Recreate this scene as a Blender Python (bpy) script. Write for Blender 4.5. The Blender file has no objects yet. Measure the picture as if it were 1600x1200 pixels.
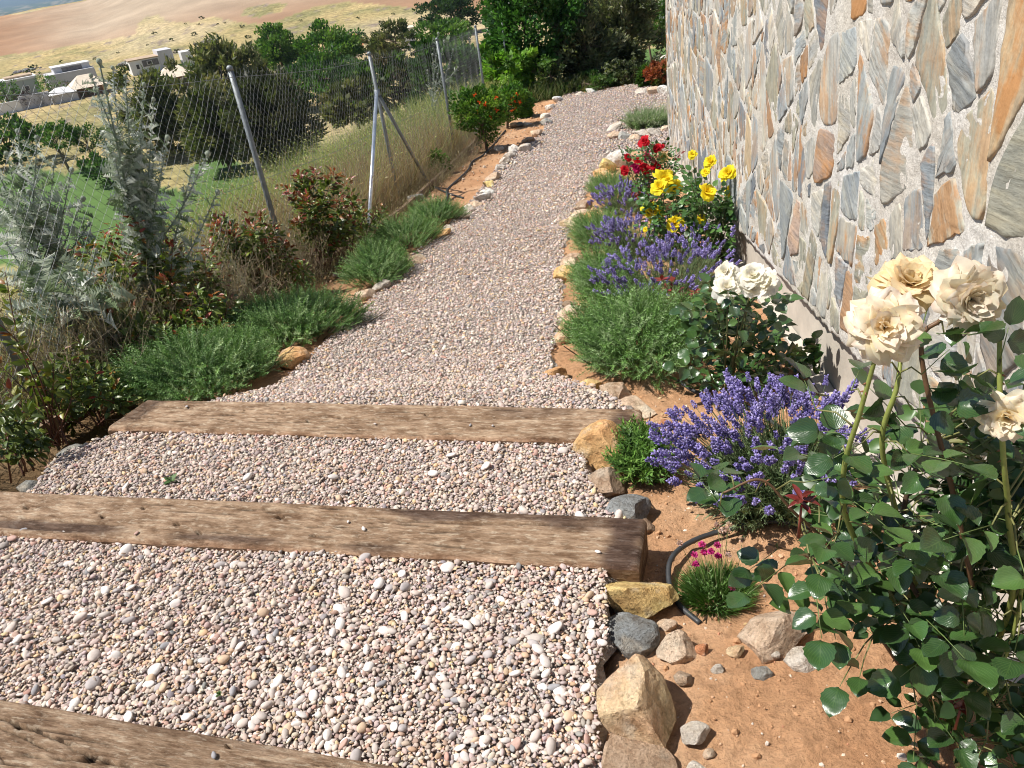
import bpy, math, random
import numpy as np
from math import sin, cos, pi, radians, sqrt, atan2
from mathutils import Vector, Matrix, noise as mnoise

rng = np.random.default_rng(7)
random.seed(7)
S = bpy.context.scene
COL = S.collection

# ------------------------------------------------------------------ camera
FPX = 1202.0
PITCH = radians(30.5)
ROLL = atan2(295, 2020)
cF = np.array([0, cos(PITCH), -sin(PITCH)])
_R0 = np.array([1.0, 0, 0]); _U0 = np.cross(_R0, cF)
cR = cos(ROLL) * _R0 - sin(ROLL) * _U0
cU = cos(ROLL) * _U0 + sin(ROLL) * _R0
cam_d = bpy.data.cameras.new('camera')
cam = bpy.data.objects.new('camera', cam_d); COL.objects.link(cam)
m = Matrix(((cR[0], cU[0], -cF[0], 0), (cR[1], cU[1], -cF[1], 0), (cR[2], cU[2], -cF[2], 0), (0, 0, 0, 1)))
cam.matrix_world = m
cam_d.sensor_width = 36.0
cam_d.lens = 36.0 * FPX / 1600.0
cam_d.clip_start = 0.05
cam_d.clip_end = 60000.0
S.camera = cam

# ------------------------------------------------------------------ light
SUN_EL = radians(57.0)
SUN_AZ = radians(272.0)          # compass angle of the sun, clockwise from +Y
SUN_STRENGTH = 5.0
SKY_STRENGTH = 0.068
HAZE = 6e-5
world = bpy.data.worlds.new('World'); S.world = world; world.use_nodes = True
wn = world.node_tree
bg = wn.nodes['Background']
sky = wn.nodes.new('ShaderNodeTexSky'); sky.sky_type = 'NISHITA'; sky.sun_disc = False
sky.sun_elevation = SUN_EL; sky.sun_rotation = SUN_AZ
sky.altitude = 600; sky.air_density = 1.0; sky.dust_density = 0.6; sky.ozone_density = 1.0
wn.links.new(sky.outputs[0], bg.inputs[0]); bg.inputs[1].default_value = SKY_STRENGTH
sd = bpy.data.lights.new('sun', 'SUN'); sd.energy = SUN_STRENGTH; sd.angle = radians(0.5); sd.color = (1.0, 0.955, 0.88)
so = bpy.data.objects.new('sun', sd); COL.objects.link(so)
sdir = Vector((sin(SUN_AZ) * cos(SUN_EL), cos(SUN_AZ) * cos(SUN_EL), sin(SUN_EL)))
so.rotation_euler = sdir.to_track_quat('Z', 'Y').to_euler()
so.location = (-5, 0, 8)
S.view_settings.view_transform = 'Standard'; S.view_settings.look = 'None'
S.view_settings.exposure = 0.5; S.view_settings.gamma = 1.0
S.view_settings.use_curve_mapping = False
S.cycles.filter_width = 1.05
S.cycles.max_bounces = 8
S.cycles.transparent_max_bounces = 16

# ------------------------------------------------------------------ rays from picture points
def ray(u, v):
    return cF + cR * (u - 800) / FPX - cU * (v - 600) / FPX
GY = np.array([-6.0, 0.8, 1.2, 2.0, 2.9, 3.3, 6.4, 10.0, 13.0, 20.0, 26.0, 45.0, 80.0, 150.0, 400.0])
GZ = np.array([-1.3, -1.66, -1.73, -1.84, -1.93, -1.97, -2.46, -2.89, -3.15, -3.62, -4.3, -8.0, -14.0, -24.0, -25.0])
def gz(y):
    return np.interp(y, GY, GZ)
def gp(u, v, dz=0.0):
    """the spot of ground seen at this point of the photograph"""
    r = ray(u, v); s = np.concatenate([np.linspace(.4, 8, 4000), np.linspace(8, 60, 8000)])
    P = r[None] * s[:, None]
    i = int(np.argmax(P[:, 2] < gz(P[:, 1]) + dz))
    return P[i].copy()
def atz(u, v, z):
    r = ray(u, v); return r * (z / r[2])
def aty(u, v, y):
    r = ray(u, v); return r * (y / r[1])
def atd(u, v, d):
    return ray(u, v) * d
def dep(P):
    return float(np.dot(P, cF))
def proj(P):
    P = np.atleast_2d(P); d = P @ cF
    d = np.where(np.abs(d) < 1e-6, 1e-6, d)
    return np.stack([800 + FPX * (P @ cR) / d, 600 - FPX * (P @ cU) / d, d], 1)
def inpoly(x, y, poly):
    c = np.zeros(np.shape(x), bool); n = len(poly)
    for i in range(n):
        x0, y0 = poly[i]; x1, y1 = poly[(i + 1) % n]
        if y0 == y1: continue
        k = ((y0 > y) != (y1 > y)) & (x < (x1 - x0) * (y - y0) / (y1 - y0) + x0)
        c ^= k
    return c

# ------------------------------------------------------------------ value noise for geometry
_perm = np.random.default_rng(3).random((64, 64, 64))
def vnoise(P, scale=1.0, off=0.0):
    """smooth value noise in -1..1 for an n x 3 array"""
    Q = np.asarray(P, float) * scale + 17.3 + off
    I = np.floor(Q).astype(int); f = Q - I; f = f * f * (3 - 2 * f)
    I0 = I % 64; I1 = (I + 1) % 64
    r = 0
    for a in (0, 1):
        for b in (0, 1):
            for c in (0, 1):
                w = (f[:, 0] if a else 1 - f[:, 0]) * (f[:, 1] if b else 1 - f[:, 1]) * (f[:, 2] if c else 1 - f[:, 2])
                r = r + w * _perm[(I1 if a else I0)[:, 0], (I1 if b else I0)[:, 1], (I1 if c else I0)[:, 2]]
    return r * 2 - 1
def fbm(P, scale, octs=4, off=0.0):
    r = 0; a = 1
    for o in range(octs):
        r = r + a * vnoise(P, scale * 2 ** o, off + 5 * o); a *= .5
    return r / 1.9

# ------------------------------------------------------------------ mesh building
class MB:
    def __init__(s):
        s.V = []; s.T = []; s.C = []; s.U = []; s.n = 0
    def add(s, V, T, C=(1, 1, 1), U=None):
        V = np.asarray(V, float).reshape(-1, 3); T = np.asarray(T, int).reshape(-1, 3)
        C = np.asarray(C, float)
        if C.ndim == 1: C = np.broadcast_to(C, (len(V), 3))
        if U is None: U = np.zeros((len(V), 3))
        s.V.append(V); s.T.append(T + s.n); s.C.append(C); s.U.append(U); s.n += len(V)
        return s
    def inst(s, proto, R, P, C, U=None):
        """copies of proto=(V,T[,U]) with 3x3 matrices R, places P and colours C (k x 3, or k x n x 3)"""
        V, T = proto[0], proto[1]; k = len(P)
        if k == 0: return s
        VV = np.einsum('kij,nj->kni', R, V) + P[:, None, :]
        TT = T[None] + (np.arange(k) * len(V))[:, None, None]
        C = np.asarray(C, float)
        if C.ndim == 2: C = np.broadcast_to(C[:, None, :], VV.shape)
        if len(proto) > 2: U = np.broadcast_to(proto[2][None], VV.shape).reshape(-1, 3)
        return s.add(VV.reshape(-1, 3), TT.reshape(-1, 3), C.reshape(-1, 3), U)
    def data(s, name, mat, smooth=True):
        V = np.concatenate(s.V); T = np.concatenate(s.T); C = np.concatenate(s.C); U = np.concatenate(s.U)
        me = bpy.data.meshes.new(name)
        me.vertices.add(len(V)); me.vertices.foreach_set('co', V.astype(np.float32).ravel())
        me.loops.add(len(T) * 3); me.loops.foreach_set('vertex_index', T.astype(np.int32).ravel())
        me.polygons.add(len(T))
        me.polygons.foreach_set('loop_start', np.arange(0, len(T) * 3, 3, dtype=np.int32))
        me.polygons.foreach_set('use_smooth', np.full(len(T), smooth, bool))
        a = me.attributes.new('col', 'FLOAT_COLOR', 'POINT')
        a.data.foreach_set('color', np.concatenate([C, np.ones((len(C), 1))], 1).astype(np.float32).ravel())
        a = me.attributes.new('loc', 'FLOAT_VECTOR', 'POINT')
        a.data.foreach_set('vector', U.astype(np.float32).ravel())
        me.update(calc_edges=True); me.validate()
        me.materials.append(mat)
        return me
    def build(s, name, mat, parent=None, smooth=True, **kw):
        return link(name, s.data(name, mat, smooth), parent, **kw)

def link(name, me, parent=None, label=None, cat=None, group=None, kind=None, loc=None):
    o = bpy.data.objects.new(name, me); COL.objects.link(o)
    if parent is not None: o.parent = parent
    if loc is not None: o.location = loc
    return tag(o, label, cat, group, kind)
def tag(o, label=None, cat=None, group=None, kind=None):
    if label: o['label'] = label
    if cat: o['category'] = cat
    if group: o['group'] = group
    if kind: o['kind'] = kind
    return o
def thing(name, label, cat, loc=(0, 0, 0), group=None):
    return link(name, None, None, label, cat, group, None, tuple(float(c) for c in loc))
def copy_tree(o, parent=None, label=None):
    c = o.copy(); COL.objects.link(c); c.parent = parent
    if label: c['label'] = label
    for ch in list(o.children): copy_tree(ch, c)
    return c

def octa(sub=1):
    V = [(1, 0, 0), (-1, 0, 0), (0, 1, 0), (0, -1, 0), (0, 0, 1), (0, 0, -1)]
    T = [(0, 2, 4), (2, 1, 4), (1, 3, 4), (3, 0, 4), (2, 0, 5), (1, 2, 5), (3, 1, 5), (0, 3, 5)]
    return _sub(V, T, sub)
def ico(sub=1):
    t = (1 + 5 ** .5) / 2
    V = [(-1, t, 0), (1, t, 0), (-1, -t, 0), (1, -t, 0), (0, -1, t), (0, 1, t), (0, -1, -t), (0, 1, -t), (t, 0, -1), (t, 0, 1), (-t, 0, -1), (-t, 0, 1)]
    T = [(0, 11, 5), (0, 5, 1), (0, 1, 7), (0, 7, 10), (0, 10, 11), (1, 5, 9), (5, 11, 4), (11, 10, 2), (10, 7, 6), (7, 1, 8), (3, 9, 4), (3, 4, 2), (3, 2, 6), (3, 6, 8), (3, 8, 9), (4, 9, 5), (2, 4, 11), (6, 2, 10), (8, 6, 7), (9, 8, 1)]
    return _sub(V, T, sub)
def _sub(V, T, sub):
    V = [np.array(v, float) / np.linalg.norm(v) for v in V]; T = list(T)
    for _ in range(sub):
        cache = {}; N = []
        def mid(a, b):
            k = (min(a, b), max(a, b))
            if k not in cache:
                p = V[a] + V[b]; V.append(p / np.linalg.norm(p)); cache[k] = len(V) - 1
            return cache[k]
        for a, b, c in T:
            x, y, z = mid(a, b), mid(b, c), mid(c, a)
            N += [(a, x, z), (x, b, y), (z, y, c), (x, y, z)]
        T = N
    return np.array(V), np.array(T)
ICO0, ICO1, ICO2, ICO3 = ico(0), ico(1), ico(2), ico(3)
OCT0, OCT1 = octa(0), octa(1)

def unit(v):
    v = np.asarray(v, float)
    return v / np.maximum(np.linalg.norm(v, axis=-1, keepdims=True), 1e-9)
def frames(D, roll=None, upv=(0, 0, 1)):
    """k x 3 x 3 matrices whose y column is D and whose z column leans to upv, turned about D by roll"""
    D = unit(D); k = len(D)
    up = np.broadcast_to(np.asarray(upv, float), (k, 3)) + 1e-3 * np.array([1, .3, 0])
    X = unit(np.cross(D, up)); Z = np.cross(X, D)
    if roll is not None:
        c = np.cos(roll)[:, None]; s_ = np.sin(roll)[:, None]
        X, Z = X * c + Z * s_, -X * s_ + Z * c
    return np.stack([X, D, Z], 2)
def rdir(k, r=None):
    return unit((r or rng).normal(size=(k, 3)))
def tube(pts, rad, sides=6, cap=True):
    pts = np.asarray(pts, float); n = len(pts); rad = np.broadcast_to(np.asarray(rad, float), (n,))
    D = unit(np.gradient(pts, axis=0)); ref = np.array([0, 0, 1.0]) if abs(D[0][2]) < .9 else np.array([1.0, 0, 0])
    X = np.cross(D, ref); X = unit(X); Y = np.cross(D, X)
    a = np.linspace(0, 2 * pi, sides, endpoint=False)
    V = pts[:, None] + rad[:, None, None] * (np.cos(a)[None, :, None] * X[:, None] + np.sin(a)[None, :, None] * Y[:, None])
    V = V.reshape(-1, 3); T = []
    for i in range(n - 1):
        for j in range(sides):
            p = i * sides + j; q = i * sides + (j + 1) % sides
            T += [(p, q, q + sides), (p, q + sides, p + sides)]
    if cap:
        V = np.concatenate([V, pts[:1], pts[-1:]]); b = n * sides
        for j in range(sides):
            T.append((b, (j + 1) % sides, j)); T.append((b + 1, (n - 1) * sides + j, (n - 1) * sides + (j + 1) % sides))
    return V, np.array(T)
def tubes(mb, P0, P1, r0, r1, C, sides=3):
    """many straight tapered sticks at once"""
    P0 = np.asarray(P0); P1 = np.asarray(P1); k = len(P0)
    if k == 0: return
    D = unit(P1 - P0); X = unit(np.cross(D, np.array([.31, .22, .92]))); Y = np.cross(D, X)
    a = np.linspace(0, 2 * pi, sides, endpoint=False)
    ring = np.cos(a)[None, :, None] * X[:, None] + np.sin(a)[None, :, None] * Y[:, None]
    r0 = np.broadcast_to(np.asarray(r0, float), (k,)); r1 = np.broadcast_to(np.asarray(r1, float), (k,))
    V = np.concatenate([P0[:, None] + ring * r0[:, None, None], P1[:, None] + ring * r1[:, None, None]], 1)
    T = []
    for j in range(sides):
        q = (j + 1) % sides; T += [(j, q, q + sides), (j, q + sides, j + sides)]
    T = np.array(T)[None] + (np.arange(k) * 2 * sides)[:, None, None]
    C = np.asarray(C, float)
    if C.ndim == 2: C = np.repeat(C, 2 * sides, 0)
    mb.add(V.reshape(-1, 3), T.reshape(-1, 3), C)
def box(mb, lo, hi, C=(1, 1, 1), M=None):
    x0, y0, z0 = lo; x1, y1, z1 = hi
    V = np.array([(x0, y0, z0), (x1, y0, z0), (x1, y1, z0), (x0, y1, z0), (x0, y0, z1), (x1, y0, z1), (x1, y1, z1), (x0, y1, z1)], float)
    q = [(0, 3, 2, 1), (4, 5, 6, 7), (0, 1, 5, 4), (1, 2, 6, 5), (2, 3, 7, 6), (3, 0, 4, 7)]
    VV = []; T = []
    for f in q:
        b = len(VV); VV += [V[i] for i in f]; T += [(b, b + 1, b + 2), (b, b + 2, b + 3)]
    VV = np.array(VV)
    if M is not None: VV = VV @ np.asarray(M)[:3, :3].T + np.asarray(M)[:3, 3]
    mb.add(VV, T, C)
def gridmesh(xs, ys):
    X, Y = np.meshgrid(xs, ys); nx, ny = len(xs), len(ys)
    i = (np.arange(ny - 1)[:, None] * nx + np.arange(nx - 1)[None]).ravel()
    T = np.concatenate([np.stack([i, i + 1, i + nx + 1], 1), np.stack([i, i + nx + 1, i + nx], 1)])
    return X.ravel(), Y.ravel(), T

# ------------------------------------------------------------------ materials
def newmat(name):
    mt = bpy.data.materials.new(name); mt.use_nodes = True
    nt = mt.node_tree; b = nt.nodes['Principled BSDF']
    return mt, nt, b
def N(nt, t, **kw):
    n = nt.nodes.new(t)
    for k, v in kw.items(): setattr(n, k, v)
    return n
def tex(nt, scale, detail=4, rough=.6, vec=None, kind='ShaderNodeTexNoise'):
    n = N(nt, kind); n.inputs['Scale'].default_value = scale
    if 'Detail' in n.inputs: n.inputs['Detail'].default_value = detail
    if 'Roughness' in n.inputs: n.inputs['Roughness'].default_value = rough
    if vec is not None: nt.links.new(vec, n.inputs['Vector'])
    return n
def ramp(nt, fac, stops):
    r = N(nt, 'ShaderNodeValToRGB'); e = r.color_ramp.elements
    while len(e) < len(stops): e.new(0.5)
    for k, (p, c) in enumerate(stops):
        e[k].position = p; e[k].color = (*c, 1) if len(c) == 3 else c
    nt.links.new(fac, r.inputs['Fac']); return r
def mixc(nt, a, b, fac, mode='MIX'):
    n = N(nt, 'ShaderNodeMix', data_type='RGBA', blend_type=mode)
    for sock, val in ((n.inputs[0], fac), (n.inputs[6], a), (n.inputs[7], b)):
        if hasattr(val, 'is_output') or isinstance(val, bpy.types.NodeSocket): nt.links.new(val, sock)
        elif isinstance(val, (int, float)): sock.default_value = val
        else: sock.default_value = (*val, 1)
    return n.outputs[2]
def bump(nt, b, h, strength=.4, dist=.01, prev=None):
    n = N(nt, 'ShaderNodeBump'); n.inputs['Strength'].default_value = strength; n.inputs['Distance'].default_value = dist
    nt.links.new(h, n.inputs['Height'])
    if prev is not None: nt.links.new(prev, n.inputs['Normal'])
    nt.links.new(n.outputs[0], b.inputs['Normal']); return n.outputs[0]
def val_mul(nt, a, k, c=0.0):
    n = N(nt, 'ShaderNodeMath', operation='MULTIPLY_ADD'); nt.links.new(a, n.inputs[0]); n.inputs[1].default_value = k; n.inputs[2].default_value = c
    return n.outputs[0]
def attr(nt, name='col'):
    return N(nt, 'ShaderNodeAttribute', attribute_name=name)
def geo_pos(nt):
    return N(nt, 'ShaderNodeNewGeometry').outputs['Position']
def vary(nt, colsock, scale, lo=.75, hi=1.25, vec=None, detail=4):
    """colour times a noise between lo and hi"""
    t = tex(nt, scale, detail, vec=vec if vec is not None else geo_pos(nt))
    r = ramp(nt, t.outputs['Fac'], [(.3, (lo,) * 3), (.7, (hi,) * 3)])
    return mixc(nt, colsock, r.outputs[0], 1.0, 'MULTIPLY')
def leaf_mat(name, rough=.5, transl=.3, spec=.4, objvar=0.0, veins=False, tcol=(1.3, 1.5, .6)):
    mt, nt, b = newmat(name)
    c = attr(nt).outputs['Color']
    if objvar:
        oi = N(nt, 'ShaderNodeObjectInfo')
        hv = N(nt, 'ShaderNodeHueSaturation'); nt.links.new(c, hv.inputs['Color'])
        m1 = N(nt, 'ShaderNodeMath', operation='MULTIPLY_ADD'); nt.links.new(oi.outputs['Random'], m1.inputs[0]); m1.inputs[1].default_value = objvar; m1.inputs[2].default_value = 1 - objvar * .55
        nt.links.new(m1.outputs[0], hv.inputs['Value'])
        c = hv.outputs[0]
    c = vary(nt, c, 40, .85, 1.15)
    if veins:
        lc = attr(nt, 'loc'); sx = N(nt, 'ShaderNodeSeparateXYZ'); nt.links.new(lc.outputs['Vector'], sx.inputs[0])
        ab = N(nt, 'ShaderNodeMath', operation='ABSOLUTE'); nt.links.new(sx.outputs[0], ab.inputs[0])
        mid = N(nt, 'ShaderNodeMath', operation='LESS_THAN'); nt.links.new(ab.outputs[0], mid.inputs[0]); mid.inputs[1].default_value = .035
        # side veins: stripes of y - |x|
        sb = N(nt, 'ShaderNodeMath', operation='MULTIPLY_ADD'); nt.links.new(ab.outputs[0], sb.inputs[0]); sb.inputs[1].default_value = -.75; nt.links.new(sx.outputs[1], sb.inputs[2])
        ml = N(nt, 'ShaderNodeMath', operation='MULTIPLY'); nt.links.new(sb.outputs[0], ml.inputs[0]); ml.inputs[1].default_value = 44.0
        sn = N(nt, 'ShaderNodeMath', operation='SINE'); nt.links.new(ml.outputs[0], sn.inputs[0])
        pw = N(nt, 'ShaderNodeMath', operation='MULTIPLY_ADD'); nt.links.new(sn.outputs[0], pw.inputs[0]); pw.inputs[1].default_value = .5; pw.inputs[2].default_value = .5
        p2 = N(nt, 'ShaderNodeMath', operation='POWER'); nt.links.new(pw.outputs[0], p2.inputs[0]); p2.inputs[1].default_value = 6
        mx = N(nt, 'ShaderNodeMath', operation='MAXIMUM'); nt.links.new(p2.outputs[0], mx.inputs[0]); nt.links.new(mid.outputs[0], mx.inputs[1])
        mm = N(nt, 'ShaderNodeMath', operation='MULTIPLY'); nt.links.new(mx.outputs[0], mm.inputs[0]); mm.inputs[1].default_value = .14
        c = mixc(nt, c, (.16, .26, .07), mm.outputs[0])
        inv = N(nt, 'ShaderNodeMath', operation='SUBTRACT'); inv.inputs[0].default_value = 1; nt.links.new(mx.outputs[0], inv.inputs[1])
        n1 = bump(nt, b, inv.outputs[0], .2, .001)
        t = tex(nt, 60, 2, vec=geo_pos(nt)); bump(nt, b, t.outputs['Fac'], .25, .004, n1)
    nt.links.new(c, b.inputs['Base Color'])
    b.inputs['Roughness'].default_value = rough; b.inputs['Specular IOR Level'].default_value = spec
    if transl:
        tr = N(nt, 'ShaderNodeBsdfTranslucent'); nt.links.new(mixc(nt, c, tcol, .9, 'MULTIPLY'), tr.inputs['Color'])
        mx = N(nt, 'ShaderNodeMixShader'); mx.inputs[0].default_value = transl
        out = nt.nodes['Material Output']
        nt.links.new(b.outputs[0], mx.inputs[1]); nt.links.new(tr.outputs[0], mx.inputs[2]); nt.links.new(mx.outputs[0], out.inputs[0])
    return mt
def plain(name, col, rough=.7, metal=0, nscale=0, nlo=.8, nhi=1.2, bscale=0, bstr=.3, bdist=.01, spec=.5):
    mt, nt, b = newmat(name)
    b.inputs['Base Color'].default_value = (*col, 1); b.inputs['Roughness'].default_value = rough; b.inputs['Metallic'].default_value = metal
    b.inputs['Specular IOR Level'].default_value = spec
    if nscale:
        rg = N(nt, 'ShaderNodeRGB'); rg.outputs[0].default_value = (*col, 1)
        nt.links.new(vary(nt, rg.outputs[0], nscale, nlo, nhi), b.inputs['Base Color'])
    if bscale:
        t = tex(nt, bscale, 5, vec=geo_pos(nt)); bump(nt, b, t.outputs['Fac'], bstr, bdist)
    return mt
def attr_mat(name, rough=.8, spec=.3, nscale=30, lo=.8, hi=1.2, bscale=60, bstr=.3, bdist=.01, metal=0, speck=None):
    mt, nt, b = newmat(name)
    c = vary(nt, attr(nt).outputs['Color'], nscale, lo, hi, detail=6)
    if speck:
        t = tex(nt, speck[0], 3, vec=geo_pos(nt)); r = ramp(nt, t.outputs['Fac'], [(speck[1], (0, 0, 0)), (speck[1] + .04, (1, 1, 1))])
        c = mixc(nt, c, speck[2], val_mul(nt, r.outputs[0], speck[3]))
    nt.links.new(c, b.inputs['Base Color'])
    b.inputs['Roughness'].default_value = rough; b.inputs['Specular IOR Level'].default_value = spec; b.inputs['Metallic'].default_value = metal
    if bscale:
        t = tex(nt, bscale, 6, vec=geo_pos(nt)); bump(nt, b, t.outputs['Fac'], bstr, bdist)
    return mt
def jit(base, k, amt=.2, hue=.06):
    base = np.asarray(base, float)
    f = 1 + amt * rng.normal(size=(k, 1)); h = 1 + hue * rng.normal(size=(k, 3))
    return np.clip(base * np.clip(f, .35, 1.9) * h, 0.003, .95)
def pick(cols, k, p=None):
    cols = np.asarray(cols, float); return cols[rng.choice(len(cols), k, p=p)]

# ================================================================== TERRAIN
FENX = lambda y: np.interp(y, [-3, 3.8, 6.43, 9.98, 12.95, 16.5, 24], [-4.4, -2.6, -1.78, -1.11, -.37, .32, 1.6])
def left_drop(x, y):
    d = (FENX(y) - x) * .97
    return np.where(d < .5, 0, np.where(d < 3, .18 * (d - .5), .45 + .55 * (d - 3)))
def sm(t):
    t = np.clip(t, 0, 1); return t * t * (3 - 2 * t)
CAZ = np.array([-60, -27, -25, -22.6, -21, -17, -12, 0, 15, 40]); CEL = np.array([-.9, -.78, -.66, -.62, -.3, .5, 1.1, 1.6, 1.6, 1.0])
def tz(x, y):
    x = np.asarray(x, float); y = np.asarray(y, float)
    near = gz(y) - left_drop(x, y)
    right = np.clip(x - (3.0 + .3 * y), 0, None) * .05
    near = near - right
    r = np.hypot(x, y); az = np.degrees(np.arctan2(x, y))
    P = np.stack([x, y, 0 * x], -1).reshape(-1, 3)
    n = fbm(P, 1 / 60.0, 3).reshape(x.shape)
    crest = 700 * np.tan(np.radians(np.interp(az, CAZ, CEL)))
    h = -25 + (crest + 25) * sm((r - 255) / 445.0) ** .9 + n * 1.1 * sm((r - 150) / 200)
    h = h + n * 3.0 * sm((r - 300) / 300) * sm((720 - r) / 200)
    back = sm((r - 720) / 900)
    h = h * (1 - back) + back * (-95)
    P2 = P * [1, 1, 0]
    n2 = fbm(P2, 1 / 2600.0, 3, 9).reshape(x.shape)
    h = h + (22 + 26 * n2) * sm((r - 1600) / 2500) * (r < 60000)
    h = h + sm((r - 11000) / 6000) * (130 + 90 * n2)
    return np.where(r < 250, np.maximum(near, h), h)

def soil_material():
    mt, nt, b = newmat('dry_ochre_soil')
    g = geo_pos(nt)
    t1 = tex(nt, 2.2, 6, .65, g); t2 = tex(nt, 38, 6, .75, g); t3 = tex(nt, 150, 3, .6, g)
    r = ramp(nt, t1.outputs['Fac'], [(.25, (.43, .22, .11)), (.5, (.57, .325, .178)), (.75, (.70, .46, .29))])
    r2 = ramp(nt, t2.outputs['Fac'], [(.3, (.62, .6, .58)), (.5, (.98, .98, .98)), (.72, (1.22, 1.2, 1.18))])
    c = mixc(nt, r.outputs[0], r2.outputs[0], 1, 'MULTIPLY')
    v = tex(nt, 95, vec=g, kind='ShaderNodeTexVoronoi'); v.inputs['Randomness'].default_value = 1
    rv = ramp(nt, v.outputs['Distance'], [(.16, (1, 1, 1)), (.26, (0, 0, 0))])
    hs = N(nt, 'ShaderNodeSeparateColor'); nt.links.new(v.outputs['Color'], hs.inputs[0])
    gt = N(nt, 'ShaderNodeMath', operation='GREATER_THAN'); nt.links.new(hs.outputs[0], gt.inputs[0]); gt.inputs[1].default_value = .72
    mk = N(nt, 'ShaderNodeMath', operation='MULTIPLY'); nt.links.new(rv.outputs[0], mk.inputs[0]); nt.links.new(gt.outputs[0], mk.inputs[1])
    c = mixc(nt, c, (.66, .5, .36), mk.outputs[0])
    c = mixc(nt, c, attr(nt).outputs['Color'], 1, 'MULTIPLY')
    nt.links.new(c, b.inputs['Base Color']); b.inputs['Roughness'].default_value = .95; b.inputs['Specular IOR Level'].default_value = .1
    n1 = bump(nt, b, t2.outputs['Fac'], .9, .03)
    n2 = bump(nt, b, t3.outputs['Fac'], .5, .006, n1)
    return mt
M_SOIL = soil_material()
M_TERR = attr_mat('hillside_ground', .95, .1, .55, .55, 1.4, 1.6, 1.0, .5)
M_FIELD = attr_mat('ploughed_earth', .95, .1, .05, .85, 1.15, 1.2, .8, .3)
M_LAWN = attr_mat('mown_grass', .9, .15, .6, .85, 1.15, 6, .4, .05)

# garden soil, one sheet with fine relief near the camera
WX = lambda y: .902 + .1549 * y          # where the stone wall's face stands
def soil_z(X, Y):
    X = np.asarray(X, float); Y = np.asarray(Y, float)
    P = np.stack([X, Y, 0 * X], -1).reshape(-1, 3)
    Z = gz(Y) - left_drop(X, Y)
    return Z + (.024 * fbm(P, 3.0, 4) + .014 * fbm(P, 14, 4, 3) + .009 * np.maximum(0, fbm(P, 45, 2, 4)) * 2 + .004 * fbm(P, 110, 2, 4)).reshape(X.shape)
def make_soil():
    xs = np.concatenate([np.arange(-6, -2.9, .2), np.arange(-2.9, .25, .07), np.arange(.25, 2.3, .02), np.arange(2.3, 7.6, .2)])
    ys = np.concatenate([np.arange(-2, .3, .15), np.arange(.3, 3.6, .02), np.arange(3.6, 9, .05), np.arange(9, 24.2, .13)])
    X, Y, T = gridmesh(xs, ys)
    P = np.stack([X, Y, 0 * X], 1)
    Z = soil_z(X, Y)
    # heaped bed edges, gully beside the big stones
    t = X * .287 + Y * .958
    under = (t < 2.72) & (X < np.interp(Y, [.8, 1.6, 2.2, 2.8], [.02, .16, .26, .42])) & (X > -3.2)
    Z = np.where(under, Z - .09, Z)
    Z = np.where((X < -1.75 - .2 * 0) & (t < 3.3) & (t > 1.9), Z - .10, Z)
    C = np.ones((len(X), 3))
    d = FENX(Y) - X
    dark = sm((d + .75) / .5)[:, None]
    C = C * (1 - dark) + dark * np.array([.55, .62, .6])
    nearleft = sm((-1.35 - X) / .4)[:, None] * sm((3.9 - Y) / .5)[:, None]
    C = C * (1 - nearleft * .45)  # near-left corner: dark earth, with shade also put into the soil colour
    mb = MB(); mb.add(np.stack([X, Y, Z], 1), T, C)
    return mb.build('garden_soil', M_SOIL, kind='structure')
make_soil()

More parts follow.
